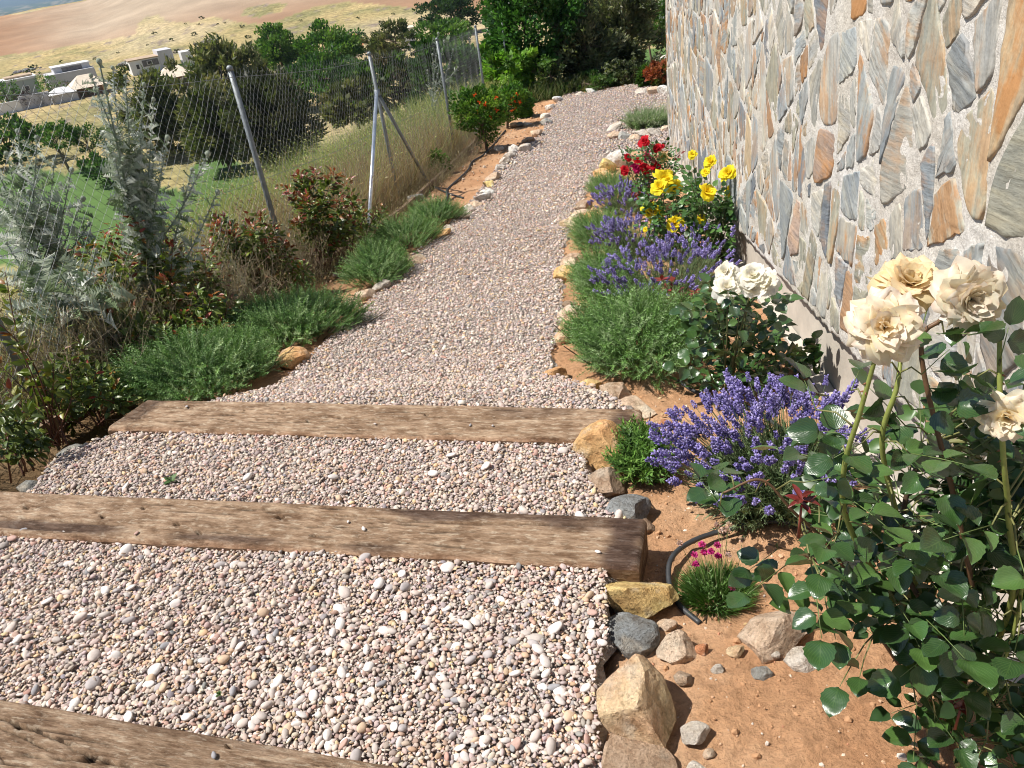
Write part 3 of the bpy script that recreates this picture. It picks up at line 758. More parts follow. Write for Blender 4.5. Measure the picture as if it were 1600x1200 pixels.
def clip_poly(poly, p, n):
    out = []; k = len(poly)
    for i in range(k):
        a = poly[i]; b_ = poly[(i + 1) % k]; da = (a - p) @ n; db = (b_ - p) @ n
        if da <= 0: out.append(a)
        if (da < 0 < db) or (db < 0 < da): out.append(a + (b_ - a) * (da / (da - db)))
    return out
wr = np.random.default_rng(23)
def split_poly(poly, p, n):
    return clip_poly(poly, p, n), clip_poly(poly, p, -n)
def parea(p):
    p = np.array(p); return .5 * abs(np.sum(p[:, 0] * np.roll(p[:, 1], -1) - p[:, 1] * np.roll(p[:, 0], -1)))
todo = [[np.array(q, float) for q in ((-.85, -3.1), (S_END + .1, -3.1), (S_END + .1, W_TOP + .1), (-.85, W_TOP + .1))]]
cells = []
while todo:
    poly = todo.pop(); P_ = np.array(poly)
    if len(poly) < 3: continue
    ar = parea(poly); c_ = P_.mean(0); Q_ = (P_ - c_) * [1, .66]; cov = Q_.T @ Q_; ev, evec = np.linalg.eigh(cov); asp = sqrt(max(ev[1], 1e-9) / max(ev[0], 1e-9))
    if ar < wr.choice([.024, .040, .060, .09, .14], p=[.2, .28, .27, .18, .07]) and asp < 2.6: cells.append((c_, P_)); continue
    d = evec[:, 1] if asp > 1.25 else rdir(1, wr)[0][:2]; d = unit(d)
    a_ = wr.normal(0, .17); d = np.array([d[0] * cos(a_) - d[1] * sin(a_), d[0] * sin(a_) + d[1] * cos(a_)])
    Q_ = P_ - c_; ext = Q_ @ d; p0 = c_ + d * wr.uniform(-.22, .22) * (ext.max() - ext.min()) * .8
    A_, B_ = split_poly(poly, p0, d); todo += [A_, B_]
stones = []
for sdp, P_ in cells:
    if sdp[0] > S_END + .1: continue
    zp = np.interp(sdp[0] * wd[1], PLY, PLZ)
    if sdp[1] < zp - .12: continue
    poly = list(P_); sl = unit(np.array([.165 * .9882, 1.0]))
    poly = clip_poly(poly, np.array([sdp[0], zp + .012 + wr.uniform(0, .02)]), -sl)
    if len(poly) >= 3: poly = clip_poly(poly, np.array([0, W_TOP - .03]), np.array([0, 1.0]))
    if len(poly) >= 3: poly = clip_poly(poly, np.array([S_END - .02, 0]), np.array([1.0, 0]))
    if len(poly) < 3: continue
    pts = np.array(poly); cen = pts.mean(0); P2 = list(pts); gap = wr.uniform(.006, .013)
    for k in range(len(pts)):
        a, b_ = pts[k], pts[(k + 1) % len(pts)]; e = b_ - a
        if np.linalg.norm(e) < 1e-5: continue
        nn = unit(np.array([e[1], -e[0]]))
        if nn @ (cen - a) > 0: nn = -nn
        th = wr.normal(0, .07); nn = np.array([nn[0] * cos(th) - nn[1] * sin(th), nn[0] * sin(th) + nn[1] * cos(th)])
        P2 = clip_poly(P2, (a + b_) / 2 - nn * gap * wr.uniform(.6, 1.7), nn)
        if len(P2) < 3: break
    if len(P2) < 3: continue
    # knocked-off corners
    for _ in range(wr.integers(0, 3)):
        Pq = np.array(P2); cq = Pq.mean(0); j = wr.integers(0, len(Pq)); dd = Pq[j] - cq; L_ = np.linalg.norm(dd)
        if L_ > .05: P2 = clip_poly(P2, cq + dd * wr.uniform(.76, .94), unit(dd / L_ + wr.normal(0, .3, 2)))
        if len(P2) < 3: break
    if len(P2) < 3: continue
    pts = np.array(P2); area = parea(pts)
    if area < .0016: continue
    stones.append((pts.mean(0), pts, area))
def round_outline(pts, n=18, r=None):
    # resample the outline, soften the corners, add a little waver
    d = np.concatenate([[0], np.cumsum(np.linalg.norm(np.roll(pts, -1, 0) - pts, axis=1))]); tt = np.linspace(0, d[-1], n, endpoint=False)
    Q = np.concatenate([pts, pts[:1]]); o = np.column_stack([np.interp(tt, d, Q[:, 0]), np.interp(tt, d, Q[:, 1])])
    o = .06 * np.roll(o, 1, 0) + .88 * o + .06 * np.roll(o, -1, 0)
    return o + (r.normal(size=o.shape) * .0032)
SC = np.array([(.36, .37, .36), (.29, .305, .31), (.43, .405, .355), (.37, .35, .28), (.47, .36, .24), (.50, .47, .42), (.37, .235, .15), (.235, .25, .27), (.45, .42, .37), (.42, .30, .235)])
SP = [.22, .15, .17, .14, .06, .09, .03, .05, .07, .02]
face_grid = []
sto_mesh = []
for (cen, pts, area) in stones:
    n = 26 if area > .008 else 14
    o = round_outline(pts, n, wr); c2 = o.mean(0)
    prd = wr.uniform(.003, .008); tl = wr.normal(0, .02, 2)
    rings = []
    for sc, off in ((1.02, -.010), (1.0, prd * .35), (.985, prd * .9), (.93, prd), (.5, prd + wr.uniform(-.001, .002))):
        q = c2 + (o - c2) * sc
        rings.append(np.column_stack([q, off + (q - c2) @ tl * (off > 0) + wr.normal(0, .0012, len(q)) * (sc < 1)]))
    V = np.concatenate(rings + [np.array([[*c2, prd + .001]])])
    if np.cross(o[1] - o[0], o[2] - o[1]) < 0: pass
    T = []
    for k in range(4):
        for j in range(n):
            a, b_ = k * n + j, k * n + (j + 1) % n; T += [(a, b_, b_ + n), (a, b_ + n, a + n)]
    for j in range(n): T.append((4 * n + j, 4 * n + (j + 1) % n, 5 * n))
    T = np.array(T)
    sa = np.sum(o[:, 0] * np.roll(o[:, 1], -1) - o[:, 1] * np.roll(o[:, 0], -1))
    if sa > 0: T = T[:, ::-1]
    W = wpt(V[:, 0], V[:, 1], V[:, 2])
    col = SC[wr.choice(len(SC), p=SP)] * [.97, 1.0, 1.03] * (.98 + .1 * wr.normal())
    ang = wr.normal(pi / 2 * (wr.random() < .35), .35); off = wr.random(2) * 30
    rust = wr.random() ** 2.2 * .95
    ca, sa_ = cos(ang), sin(ang); loc = (V[:, :2] - c2)
    U = np.column_stack([loc @ [ca, sa_] + off[0], loc @ [-sa_, ca] + off[1], np.full(len(V), int(off[0]) + rust)])
    q = proj(np.array([[*wpt(np.array([c2[0]]), np.array([c2[1]]), 0.0)[0]]]))[0]
    sto_mesh.append((W - WOFF, T, col, U, q, area))
rank = []
for k, (W, T, col, U, q, area) in enumerate(sto_mesh):
    onscreen = (q[0] < 1660) and (-60 < q[1] < 1250) and q[2] > .2
    cg = abs(np.dot(unit(W.mean(0) + WOFF), [wnrm[0], wnrm[1], 0]))
    rank.append(area * cg / q[2] ** 2 if onscreen else 0)
order = np.argsort(-np.array(rank)); single = set(order[:300].tolist())
mb = MB()
for k, (W, T, col, U, q, area) in enumerate(sto_mesh):
    if k in single: MB().add(W, T, col, U).build('stone', M_STONE, wall, smooth=True)
    else: mb.add(W, T, col, U)
mb.build('stones', M_STONE, wall, kind='stuff')
# mortar face: fine relief that swells between the stones and dips at their edges
sg = np.concatenate([np.arange(-.8, .9, .1), np.arange(.9, 3.2, .014), np.arange(3.2, 5.5, .03), np.arange(5.5, S_END, .06), [S_END]])
tg = np.linspace(0, 1, 190)
Sg, Tg, Tm = gridmesh(sg, tg)
zb = np.interp(Sg * wd[1], PLY, PLZ) - .022 * np.abs(fbm(np.column_stack([Sg, 0 * Sg, 0 * Sg]), 14, 4)) * 2
Zg = zb + (W_TOP - zb) * Tg
Pn = np.column_stack([Sg, Zg, 0 * Sg])
rel = .006 * fbm(Pn, 7, 4) + .005 * fbm(Pn, 40, 3, 4) + .002
rel = np.where(Tg < .004, -.065, rel)
mb = MB(); mb.add(wpt(Sg, Zg, rel) - WOFF, Tm[:, ::-1])
# underside lip, top, end and back of the wall body
def wallquad(mb, pts, C=(1, 1, 1)):
    mb.add(np.array(pts) - WOFF, [(0, 1, 2), (0, 2, 3)], C)
sL = np.array([-.8, S_END]); B = wpt(sL, np.array([W_TOP, W_TOP]), 0.0); Bb = wpt(sL, np.array([W_TOP, W_TOP]), -.42)
wallquad(mb, [B[0] + [0, 0, .004], B[1] + [0, 0, .004], Bb[1], Bb[0]])
e = wpt(np.array([S_END + .004]), np.array([W_TOP]), .006)[0]; f_ = wpt(np.array([S_END + .004]), np.array([W_TOP]), -.42)[0]
wallquad(mb, [e, f_, f_ - [0, 0, 3.6], e - [0, 0, 3.52]])
wallquad(mb, [Bb[0], Bb[1], Bb[1] - [0, 0, 3.6], Bb[0] - [0, 0, 3.6]])
mb.build('mortar', M_MORT, wall)
# concrete plinth set back under the stone lip, with a narrow footing ledge
mb = MB()
sp = np.arange(-.8, S_END + .01, .05); tp = np.linspace(0, 1, 26)
Sp, Tp, Tm = gridmesh(sp, tp)
zt = np.interp(Sp * wd[1], PLY, PLZ) + .03; zb2 = gz(Sp * wd[1]) - .35
Zp = zb2 + (zt - zb2) * Tp
Pn = np.column_stack([Sp, Zp, 0 * Sp])
C = 1 + .0 * Sp
mb.add(wpt(Sp, Zp, -.055 + .003 * fbm(Pn, 5, 3) + .0015 * fbm(Pn, 40, 2)) - WOFF, Tm[:, ::-1])
mb.build('plinth', M_CONC, wall)
mb = MB()
zt2 = gz(Sp * wd[1]) + .02
Zf = zb2 + (zt2 - zb2) * Tp
of = .012
top = tp[-1] == Tp
mb.add(wpt(Sp, Zf, of + .004 * fbm(Pn, 6, 3)) - WOFF, Tm[:, ::-1])
l1 = wpt(sp, gz(sp * wd[1]) + .02, of + .0); l2 = wpt(sp, gz(sp * wd[1]) + .03, -.05); k = len(sp)
T = np.concatenate([np.stack([np.arange(k - 1), np.arange(1, k), np.arange(1, k) + k], 1), np.stack([np.arange(k - 1), np.arange(1, k) + k, np.arange(k - 1) + k], 1)])
mb.add(np.concatenate([l1, l2]) - WOFF, T)
mb.build('footing', M_CONC, wall)

# ================================================================== CHAIN-LINK FENCE
M_GALV = plain('galvanised_steel', (.22, .24, .25), .55, .4, 25, .75, 1.2)
M_WIRE = plain('galvanised_wire', (.20, .21, .22), .55, .45)
M_SHINY = plain('bright_new_galvanised_steel', (.62, .66, .72), .35, .8, 12, .8, 1.2)
FP = [np.array(p) for p in [(-4.05, .55), (-2.60, 3.8), (-1.785, 6.432), (-1.113, 9.98), (-.377, 12.95), (.30, 16.5), (1.0, 20.0)]]
fence = thing('wire_fence', 'chain-link fence with grey steel posts running downhill beside the gravel path', 'fence', (FP[1][0], FP[1][1], float(gz(FP[1][1]))))
FO = np.array(fence.location)
HP = 1.8
def gpost(p): return np.array([p[0], p[1], float(gz(p[1])) - .04])
for p in FP:
    b_ = gpost(p) - FO
    V, T = tube([b_, b_ + [0, 0, 1.0], b_ + [0, 0, HP + .04]], .0225, 12); mb = MB().add(V, T); po = mb.build('post', M_GALV, fence)
    V, T = tube([b_ + [0, 0, HP + .03], b_ + [0, 0, HP + .055], b_ + [0, 0, HP + .068]], [.025, .025, .010], 12); MB().add(V, T).build('cap', M_GALV, po)
# the two braces of the middle post, and its clamp
pm = gpost(FP[3]) - FO
ba = gp(575, 372) - FO; V, T = tube([ba, pm + [0.0, -.03, 1.42]], .022, 10); MB().add(V, T).build('brace', M_SHINY, fence)['label'] = 'shiny galvanised brace'
ba = gp(672, 291) - FO; V, T = tube([ba, pm + [0.02, -.03, 1.36]], .022, 10); MB().add(V, T).build('brace', M_GALV, fence)['label'] = 'dull grey brace leaning towards the path'
V, T = tube([pm + [0, 0, 1.34], pm + [0, 0, 1.44]], .036, 12); MB().add(V, T).build('clamp', M_GALV, fence)
wdm, whm = .040, .040
for k in range(len(FP) - 1):
    a, b_ = FP[k], FP[k + 1]; L = np.linalg.norm(b_ - a); n = int(L / wdm); rows = int(1.72 / whm)
    if k == 5: continue
    I = np.arange(n); J = np.arange(rows + 1)
    ii, jj = np.meshgrid(I, J, indexing='ij')
    t = (ii + (jj + ii) % 2) * wdm / L
    sag = .012 * np.sin(ii * .37 + k) * np.sin(jj * .2)
    def P_(t, jj):
        X = a[0] + (b_[0] - a[0]) * t; Y = a[1] + (b_[1] - a[1]) * t
        zg = gz(a[1]) + (gz(b_[1]) - gz(a[1])) * t
        return np.stack([X + .02 + sag, Y, zg + .06 + jj * whm - .02 * np.sin(t * pi) * jj / rows], -1)
    Pt = P_(t, jj) - FO
    # keep the lower rows coarse where the plants hide them
    A = Pt[:, :-1].reshape(-1, 3); B_ = Pt[:, 1:].reshape(-1, 3)
    rw = .0011 if k < 3 else .0013
    mb = MB(); tubes(mb, A, B_, rw, rw, (1, 1, 1), 3)
    # twisted barbs above the top edge
    tp_ = Pt[:, -1]; tubes(mb, tp_, tp_ + np.array([0, 0, .022]) + rng.normal(0, .004, (n, 3)), rw, rw * .7, (1, 1, 1), 3)
    mb.build('wire_mesh', M_WIRE, fence)
    for hh in (1.74, .95, .12):
        tt = np.linspace(0, 1, 9); w = P_s = np.stack([a[0] + (b_[0] - a[0]) * tt + .02, a[1] + (b_[1] - a[1]) * tt, gz(a[1]) + (gz(b_[1]) - gz(a[1])) * tt + hh - .03 * np.sin(tt * pi)], 1) - FO
        V, T = tube(w, .0018, 4); MB().add(V, T).build('tension_wire', M_WIRE, fence)

# timber kerb under the fence
M_TIMB = attr_mat('grey_brown_board', .9, .2, 25, .7, 1.2, 80, .5, .006)
kp = [gp(u, v) for u, v in [(60, 690), (135, 640), (300, 545), (470, 447), (548, 390), (628, 335), (700, 268), (746, 222)]]
kb = thing('timber_kerb', 'low weathered timber kerb boards under the wire fence', 'kerb', kp[2])
for k in range(len(kp) - 1):
    a, b_ = kp[k], kp[k + 1]; d = unit(b_ - a); nrm = unit(np.cross(d, [0, 0, 1])); up = np.cross(nrm, d)
    M4 = np.eye(4); M4[:3, 0] = d; M4[:3, 1] = nrm; M4[:3, 2] = -up if up[2] < 0 else up; M4[:3, 3] = a - kp[2]
    mb = MB(); L = np.linalg.norm(b_ - a)
    X, Y, T = gridmesh(np.linspace(0.01, L - .01, 30), np.linspace(0, 2 * pi, 9))
    cs = np.stack([X, np.clip(.05 * np.cos(Y + pi / 4), -.022, .022), np.clip(.12 * np.sin(Y + pi / 4), -.05, .055) + .02], 1)
    cs += .003 * fbm(cs * [.3, 1, 1], 30, 3)[:, None]
    V = cs @ M4[:3, :3].T + M4[:3, 3]
    mb.add(V, T, (.26, .19, .13)); mb.build('board', M_TIMB, kb)

# ================================================================== ROCKS
def rock_mat():
    mt, nt, b = newmat('field_stone')
    g = attr(nt, 'loc').outputs['Vector']; base = attr(nt).outputs['Color']
    t1 = tex(nt, 9, 6, .65, g); t2 = tex(nt, 45, 6, .7, g); t3 = tex(nt, 4, 4, .6, g)
    r = ramp(nt, t1.outputs['Fac'], [(.3, (.60, .52, .46)), (.48, (1, 1, 1)), (.7, (1.25, 1.32, 1.42))])
    c = mixc(nt, base, r.outputs[0], 1, 'MULTIPLY')
    r3 = ramp(nt, t3.outputs['Fac'], [(.52, (0, 0, 0)), (.68, (1, 1, 1))]); c = mixc(nt, c, (.80, .70, .56), val_mul(nt, r3.outputs[0], .6))
    r2 = ramp(nt, t2.outputs['Fac'], [(.32, (.72, .70, .68)), (.66, (1.12, 1.12, 1.12))]); c = mixc(nt, c, r2.outputs[0], 1, 'MULTIPLY')
    nt.links.new(c, b.inputs['Base Color']); b.inputs['Roughness'].default_value = .85; b.inputs['Specular IOR Level'].default_value = .25
    n1 = bump(nt, b, t1.outputs['Fac'], 1.0, .05); bump(nt, b, t2.outputs['Fac'], .9, .012, n1)
    return mt
M_ROCK = rock_mat()
RC = dict(orange=(.72, .40, .18), ochre=(.74, .44, .18), peach=(.76, .49, .29), grey=(.30, .29, .26), dark=(.22, .225, .22), brown=(.40, .28, .19), tan=(.60, .44, .31), pale=(.58, .51, .43), white=(.66, .61, .55), rust=(.50, .22, .11))
def rock(u, v, w, h, colr, label, group, lvl=2, yaw=None, flat=.8, seed=None, dz=0.0, rise=0.0):
    """a faceted stone seen w by h picture pixels big at (u, v), sitting on the ground below"""
    r_ = np.random.default_rng(seed if seed is not None else int(u * 7 + v * 13))
    P = gp(u, min(v + h * .28, 1400), .02 + rise); d = dep(P); P[2] = soil_z(P[0], P[1]) if P[1] < 5 else P[2]
    sx = w / FPX * d * .52; sz = h / FPX * d * .5 * .92
    base = [ICO1, ICO2, ICO3][lvl - 1]
    V = base[0].copy()
    for _ in range(13):
        nrm = unit(r_.normal(size=3) * [1, 1, .9]); k = r_.uniform(.5, .82)
        dd = V @ nrm; V = V - np.where(dd > k, dd - k, 0)[:, None] * nrm
    V = V / np.abs(V).max(0)
    V = V * (1 + .08 * fbm(V, 1.6, 3, seed or u)[:, None]) + .07 * fbm(V, 3.2, 5, 5)[:, None] * V
    sy = max(sx * r_.uniform(.7, .9), min(sz * 1.12, sx * 1.6))
    V = V * [sx, sy, max(sz, sx * .4)]
    ya = r_.uniform(-.5, .5) if yaw is None else yaw
    c, s_ = cos(ya), sin(ya); V = V @ np.array([[c, s_, 0], [-s_, c, 0], [0, 0, 1]])
    tl = r_.normal(0, .14, 2); V[:, 2] += V[:, 0] * tl[0] + V[:, 1] * tl[1]
    base_c = np.array(RC[colr]) * 1.32 * (1 + .08 * r_.normal())
    n = fbm(V / sx, 1.1, 3, u * .1)[:, None]
    C = base_c * (1 + .28 * n)
    zc = V[:, 2].max() * .42
    U = V / (sx * 4) * max(.6, sx * 10) + r_.random(3) * 20
    mb = MB(); mb.add(V, base[1], np.clip(C, .03, .85), U)
    o = mb.build('rock', M_ROCK, smooth=False); o.location = P + [0, 0, zc + dz]
    return tag(o, label, 'rock', group)
GR = 'rocks edging the flower bed by the steps'
rock(955, 684, 116, 96, 'orange', 'big orange boulder with a pale top at the end of the long far sleeper', GR, 3, .2)
rock(945, 754, 70, 54, 'brown', 'flat grey-brown block between the orange boulder and the daisy clump', GR, 3, .3)
rock(978, 790, 82, 54, 'dark', 'blue-grey slab tucked against the middle sleeper below the daisies', GR, 3, .1)
rock(1000, 922, 110, 92, 'ochre', 'yellow ochre rock at the dark end of the middle sleeper', GR, 3, -.4)
rock(982, 976, 98, 70, 'dark', 'rounded slate-grey rock wedged below the yellow ochre one', GR, 3, .3)
rock(988, 1080, 128, 170, 'peach', 'largest peach-coloured upright boulder beside the pebble tread', GR, 3, .1)
rock(1058, 1000, 66, 52, 'tan', 'tan rock on the soil between the slate-grey rock and the hose end', GR, 3)
rock(1214, 962, 112, 84, 'tan', 'squarish pinkish tan block behind the thrift tuft', GR, 3, .35)
rock(985, 1190, 150, 76, 'brown', 'low brown rock below the peach boulder at the lower frame edge', GR, 3, .2)
rock(1083, 1142, 58, 38, 'pale', 'rough pale grey lump on the soil right of the peach boulder', GR, 2)
rock(1252, 1022, 58, 34, 'pale', 'rough pale stone below the squarish tan block', GR, 2)
rock(1208, 1010, 26, 26, 'pale', 'small pale stone beside the rough pale one under the tan block', GR, 2)
rock(1095, 1008, 30, 20, 'rust', 'small brick-red stone beside the tan rock near the hose end', GR, 2)
rock(1192, 1040, 34, 22, 'grey', 'small grey stone in the soil under the squarish tan block', GR, 2)
rock(1110, 1170, 24, 16, 'tan', 'small tan pebble below the rough pale lump', GR, 2)
rock(1097, 1198, 50, 24, 'pale', 'pale stone half buried at the lower frame edge of the soil', GR, 2)
rock(867, 577, 38, 36, 'orange', 'upright orange-brown stone at the path side tip of the biggest rosemary', GR, 2)
rock(926, 592, 44, 30, 'orange', 'rough red-orange stone below the biggest rosemary', GR, 2)
rock(963, 605, 56, 38, 'tan', 'tan slab with grey patches behind the long far sleeper', GR, 3)
rock(994, 628, 66, 34, 'tan', 'slanting tan slab touching the end of the long far sleeper', GR, 3, -.5)
rock(1040, 655, 22, 18, 'rust', 'small pinkish stone behind the orange boulder', GR, 2)
rock(930, 1010, 34, 24, 'peach', 'small peach stone between the slate-grey rock and the peach boulder', GR, 2)
rock(1040, 968, 36, 26, 'tan', 'small tan stone tucked under the yellow ochre rock by the hose', GR, 2)
rock(1070, 1056, 34, 26, 'brown', 'brown stone in the shade right of the peach boulder', GR, 2)
rock(1150, 1012, 30, 18, 'peach', 'flat peach stone in the soil left of the squarish tan block', GR, 2)
rock(1120, 1040, 22, 14, 'pale', 'tiny pale stone in the soil below the thrift tuft', GR, 2)
rock(1022, 735, 26, 20, 'tan', 'tan stone peeping out under the daisy clump', GR, 2)
rock(1006, 816, 40, 26, 'brown', 'brown stone at the back edge of the dark sleeper end', GR, 2)
G2 = 'rocks edging the rosemary and lavender bed'
for a in [(889, 470, 18, 14, 'brown', 'small brown rock by the second rosemary nearest the sleeper'), (891, 486, 30, 20, 'tan', 'reddish tan rock between the biggest and second rosemary'), (893, 503, 32, 22, 'peach', 'peach rock just above the biggest rosemary'), (884, 522, 24, 22, 'peach', 'pale peach rock half under the biggest rosemary'),
          (900, 403, 28, 18, 'brown', 'brown edging rock between the second and third rosemary'), (891, 416, 26, 18, 'tan', 'tan edging rock under the brown one beside the second rosemary'), (887, 429, 26, 16, 'ochre', 'ochre edging rock above the second rosemary'), (895, 348, 26, 16, 'peach', 'peach rock above the third rosemary'),
          (907, 338, 30, 16, 'tan', 'tan rock between the third and the smallest rosemary'), (934, 338, 30, 14, 'orange', 'orange flat rock beside the smallest rosemary towards the lavender'), (914, 322, 18, 18, 'brown', 'brown rock at the foot of the smallest rosemary'), (930, 284, 16, 16, 'pale', 'pale stone above the smallest rosemary'),
          (946, 274, 28, 18, 'orange', 'orange-tan rock below the white stone by the red roses'), (951, 259, 26, 20, 'ochre', 'ochre rock touching the round white stone'), (968, 247, 30, 26, 'white', 'round white stone beside the red roses')]:
    rock(a[0] - 3, a[1], a[2] * 1.45, a[3] * 1.4, *a[4:], G2, 2)
G3 = 'rocks round the far lavender bed'
for a in [(960, 199, 22, 12, 'pale', 'pale rock at the tip of the far lavender bed'), (962, 212, 24, 14, 'tan', 'tan rock below the pale tip rock of the far bed'), (977, 211, 26, 16, 'grey', 'grey-tan rock in front of the far lavender tuft'), (990, 215, 18, 10, 'tan', 'small tan rock right of the grey-tan one'), (1006, 209, 26, 12, 'pale', 'flat pale rock under the far lavender tuft'), (1024, 207, 24, 12, 'pale', 'flat pale rock near the wall corner'), (1040, 200, 20, 14, 'tan', 'tan rock touching the wall corner'),
          (1003, 141, 22, 13, 'pale', 'pale grey boulder under the red-leaved shrub'), (1022, 141, 20, 18, 'tan', 'pinkish boulder between two pale ones under the red-leaved shrub'), (1039, 140, 22, 20, 'white', 'white boulder under the red-leaved shrub beside the wall'), (1006, 106, 30, 14, 'pale', 'long pale rock behind the red-leaved shrub'), (1032, 98, 30, 16, 'white', 'pale rock pile beyond the path end by the wall')]:
    rock(a[0], a[1], a[2] * 1.15, a[3] * 1.2, *a[4:], G3, 2)
G4 = 'stones edging the far side of the gravel path'
ordn = 'first second third fourth fifth sixth seventh eighth ninth tenth eleventh twelfth thirteenth fourteenth fifteenth sixteenth seventeenth eighteenth nineteenth twentieth'.split()
LST = [(871, 155, 12, 9, 'white'), (860, 166, 12, 9, 'pale'), (854, 180, 14, 10, 'pale'), (852, 190, 15, 10, 'grey'), (838, 208, 16, 11, 'tan'), (826, 219, 15, 11, 'brown'), (818, 232, 17, 13, 'pale'), (803, 234, 18, 13, 'white'), (796, 243, 15, 11, 'pale'), (788, 251, 17, 11, 'pale'), (781, 261, 14, 10, 'white'), (771, 277, 19, 12, 'tan'), (766, 288, 16, 11, 'ochre'), (763, 299, 18, 12, 'white'), (755, 308, 20, 13, 'white'), (744, 318, 16, 11, 'tan'), (733, 327, 15, 10, 'pale'), (724, 338, 18, 9, 'tan')]
for k, (u, v, w, h, c) in enumerate(LST):
    rock(u, v, w * 1.4, h * 1.35, c, f'{ {"white": "whitish", "pale": "pale buff", "tan": "tan", "grey": "grey", "brown": "brown", "ochre": "ochre"}[c]} edging stone, {ordn[k]} along the left path border counting from the far trees', G4, 2)
G5 = 'stones edging the near left side of the gravel path'
for a in [(689, 363, 28, 15, 'orange', 'orange edging stone under the farthest left juniper-like tuft'), (703, 357, 16, 10, 'pale', 'pale edging stone beside the orange one at the far left tuft'), (650, 404, 30, 16, 'tan', 'tan edging stone between the middle left tufts'), (641, 414, 16, 12, 'orange', 'small orange stone by the tan one between the middle left tufts'), (592, 446, 34, 16, 'pale', 'flat pale edging stone below the middle left tuft'), (572, 458, 28, 18, 'tan', 'rounded tan edging stone next to the flat pale one'), (553, 469, 28, 18, 'tan', 'rounded buff stone next to the second near left tuft'), (540, 481, 22, 14, 'grey', 'grey stone half hidden by the second near left tuft'),
          (460, 556, 44, 32, 'orange', 'sharp orange stone between the two nearest left tufts'), (52, 754, 46, 20, 'grey', 'grey flat stone at the left end of the upper pebble tread'), (122, 707, 50, 14, 'grey', 'long grey slab edging the upper pebble tread'), (88, 728, 24, 20, 'pale', 'pale stone at the corner of the upper pebble tread'), (648, 309, 26, 14, 'grey', 'grey stone at the foot of the braced fence post'), (749, 202, 20, 12, 'grey', 'grey stone behind the pomegranate tree'), (779, 231, 14, 8, 'pale', 'pale stone beside the pomegranate trunk'),
          (802, 195, 12, 7, 'tan', 'small tan stone in the row between the two pomegranates'), (813, 194, 12, 7, 'grey', 'small grey stone in the row between the two pomegranates'), (824, 193, 12, 7, 'pale', 'small pale stone in the row between the two pomegranates'), (905, 146, 14, 6, 'pale', 'pale stone at the far end of the path beneath the trees'), (925, 142, 16, 6, 'white', 'white stone at the far end of the path beneath the trees')]:
    rock(a[0], a[1], a[2] * 1.2, a[3] * 1.25, *a[4:], G5, 2)
o = rock(780, 1111, 66, 42, 'brown', 'flat brown stone lying among the pebbles of the near tread', None, 3, .2, dz=-.004); o.scale = (1, 1, .7)
o = rock(293, 940, 40, 12, 'rust', 'narrow terracotta shard lying among the pebbles', None, 2, -.4)

# soil clods and grit
mb = MB()
k = 6500
x = rng.uniform(.2, 2.2, k); y = rng.uniform(.75, 4.6, k) ** 1.0
ok = (x < WX(y) - .03) & (x > np.interp(y, [.8, 1.6, 2.2, 2.8, 5], [.1, .24, .34, .5, .5])); x, y = x[ok], y[ok]; k = len(x)
a = np.clip(np.exp(rng.normal(-5.75, .55, k)), .0015, .018)
R = frames(rdir(k), rng.random(k) * 6) * a[:, None, None] * np.array([1, .8, .7])[None, None]
C = pick([(.42, .24, .13), (.5, .32, .2), (.58, .46, .35), (.5, .25, .15), (.62, .54, .46)], k, [.4, .3, .15, .05, .1])
mb.inst((ICO0[0] * (1 + .2 * vnoise(ICO0[0], 1.7)[:, None]), ICO0[1]), R, np.stack([x, y, soil_z(x, y) + a * .15], 1), C)
k = 1500
y = rng.uniform(6, 18, k); x = FENX(y) + rng.uniform(0.05, 1.6, k)
lim = np.interp(y, [p[1] for p in pl[2:]], [p[0] for p in pl[2:]]); ok = x < lim; x, y = x[ok], y[ok]; k = len(x)
a = np.clip(np.exp(rng.normal(-4.7, .5, k)), .004, .035)
R = frames(rdir(k), rng.random(k) * 6) * a[:, None, None]
mb.inst((ICO0[0], ICO0[1]), R, np.stack([x, y, gz(y) + .01], 1), pick([(.42, .24, .13), (.5, .32, .2), (.58, .46, .35)], k))
mb.build('soil_clods', attr_mat('clod', .95, .1), kind='stuff', smooth=False)

# hoses
M_HOSE = plain('black_rubber_hose', (.035, .037, .04), .45, 0, 30, .8, 1.3)
def catmull(P, n=8):
    P = np.asarray(P, float); Q = np.concatenate([[2 * P[0] - P[1]], P, [2 * P[-1] - P[-2]]]); out = []
    for i in range(1, len(Q) - 2):
        for t in np.linspace(0, 1, n, endpoint=False):
            out.append(.5 * ((2 * Q[i]) + (-Q[i - 1] + Q[i + 1]) * t + (2 * Q[i - 1] - 5 * Q[i] + 4 * Q[i + 1] - Q[i + 2]) * t ** 2 + (-Q[i - 1] + 3 * Q[i] - 3 * Q[i + 1] + Q[i + 2]) * t ** 3))
    return np.array(out + [Q[-2]])
def hose(pts, r, label, lift=None):
    P = [gp(u, v) for (u, v) in pts]
    P = [np.array([p[0], p[1], float(soil_z(p[0], p[1])) + r + .004 + (0 if lift is None else lift[i])]) for i, p in enumerate(P)]
    V, T = tube(catmull(P), r, 10); o = MB().add(V, T).build('irrigation_hose', M_HOSE)
    return tag(o, label, 'hose', 'black irrigation hoses')
hose([(1300, 838), (1210, 824), (1130, 838), (1078, 858), (1049, 888), (1046, 918), (1060, 946), (1094, 974)], .0085, 'black hose curving round the pink thrift tuft', [.0, .01, .02, .02, .02, .01, 0, -.01])
hose([(1060, 600), (1085, 612), (1130, 630), (1175, 644), (1240, 690)], .0085, 'black hose on the soil between rosemary and white roses')
hose([(690, 326), (699, 312), (700, 298), (719, 281), (732, 267), (739, 254), (760, 240), (790, 205)], .014, 'dark hose winding along the soil strip to the pomegranate')
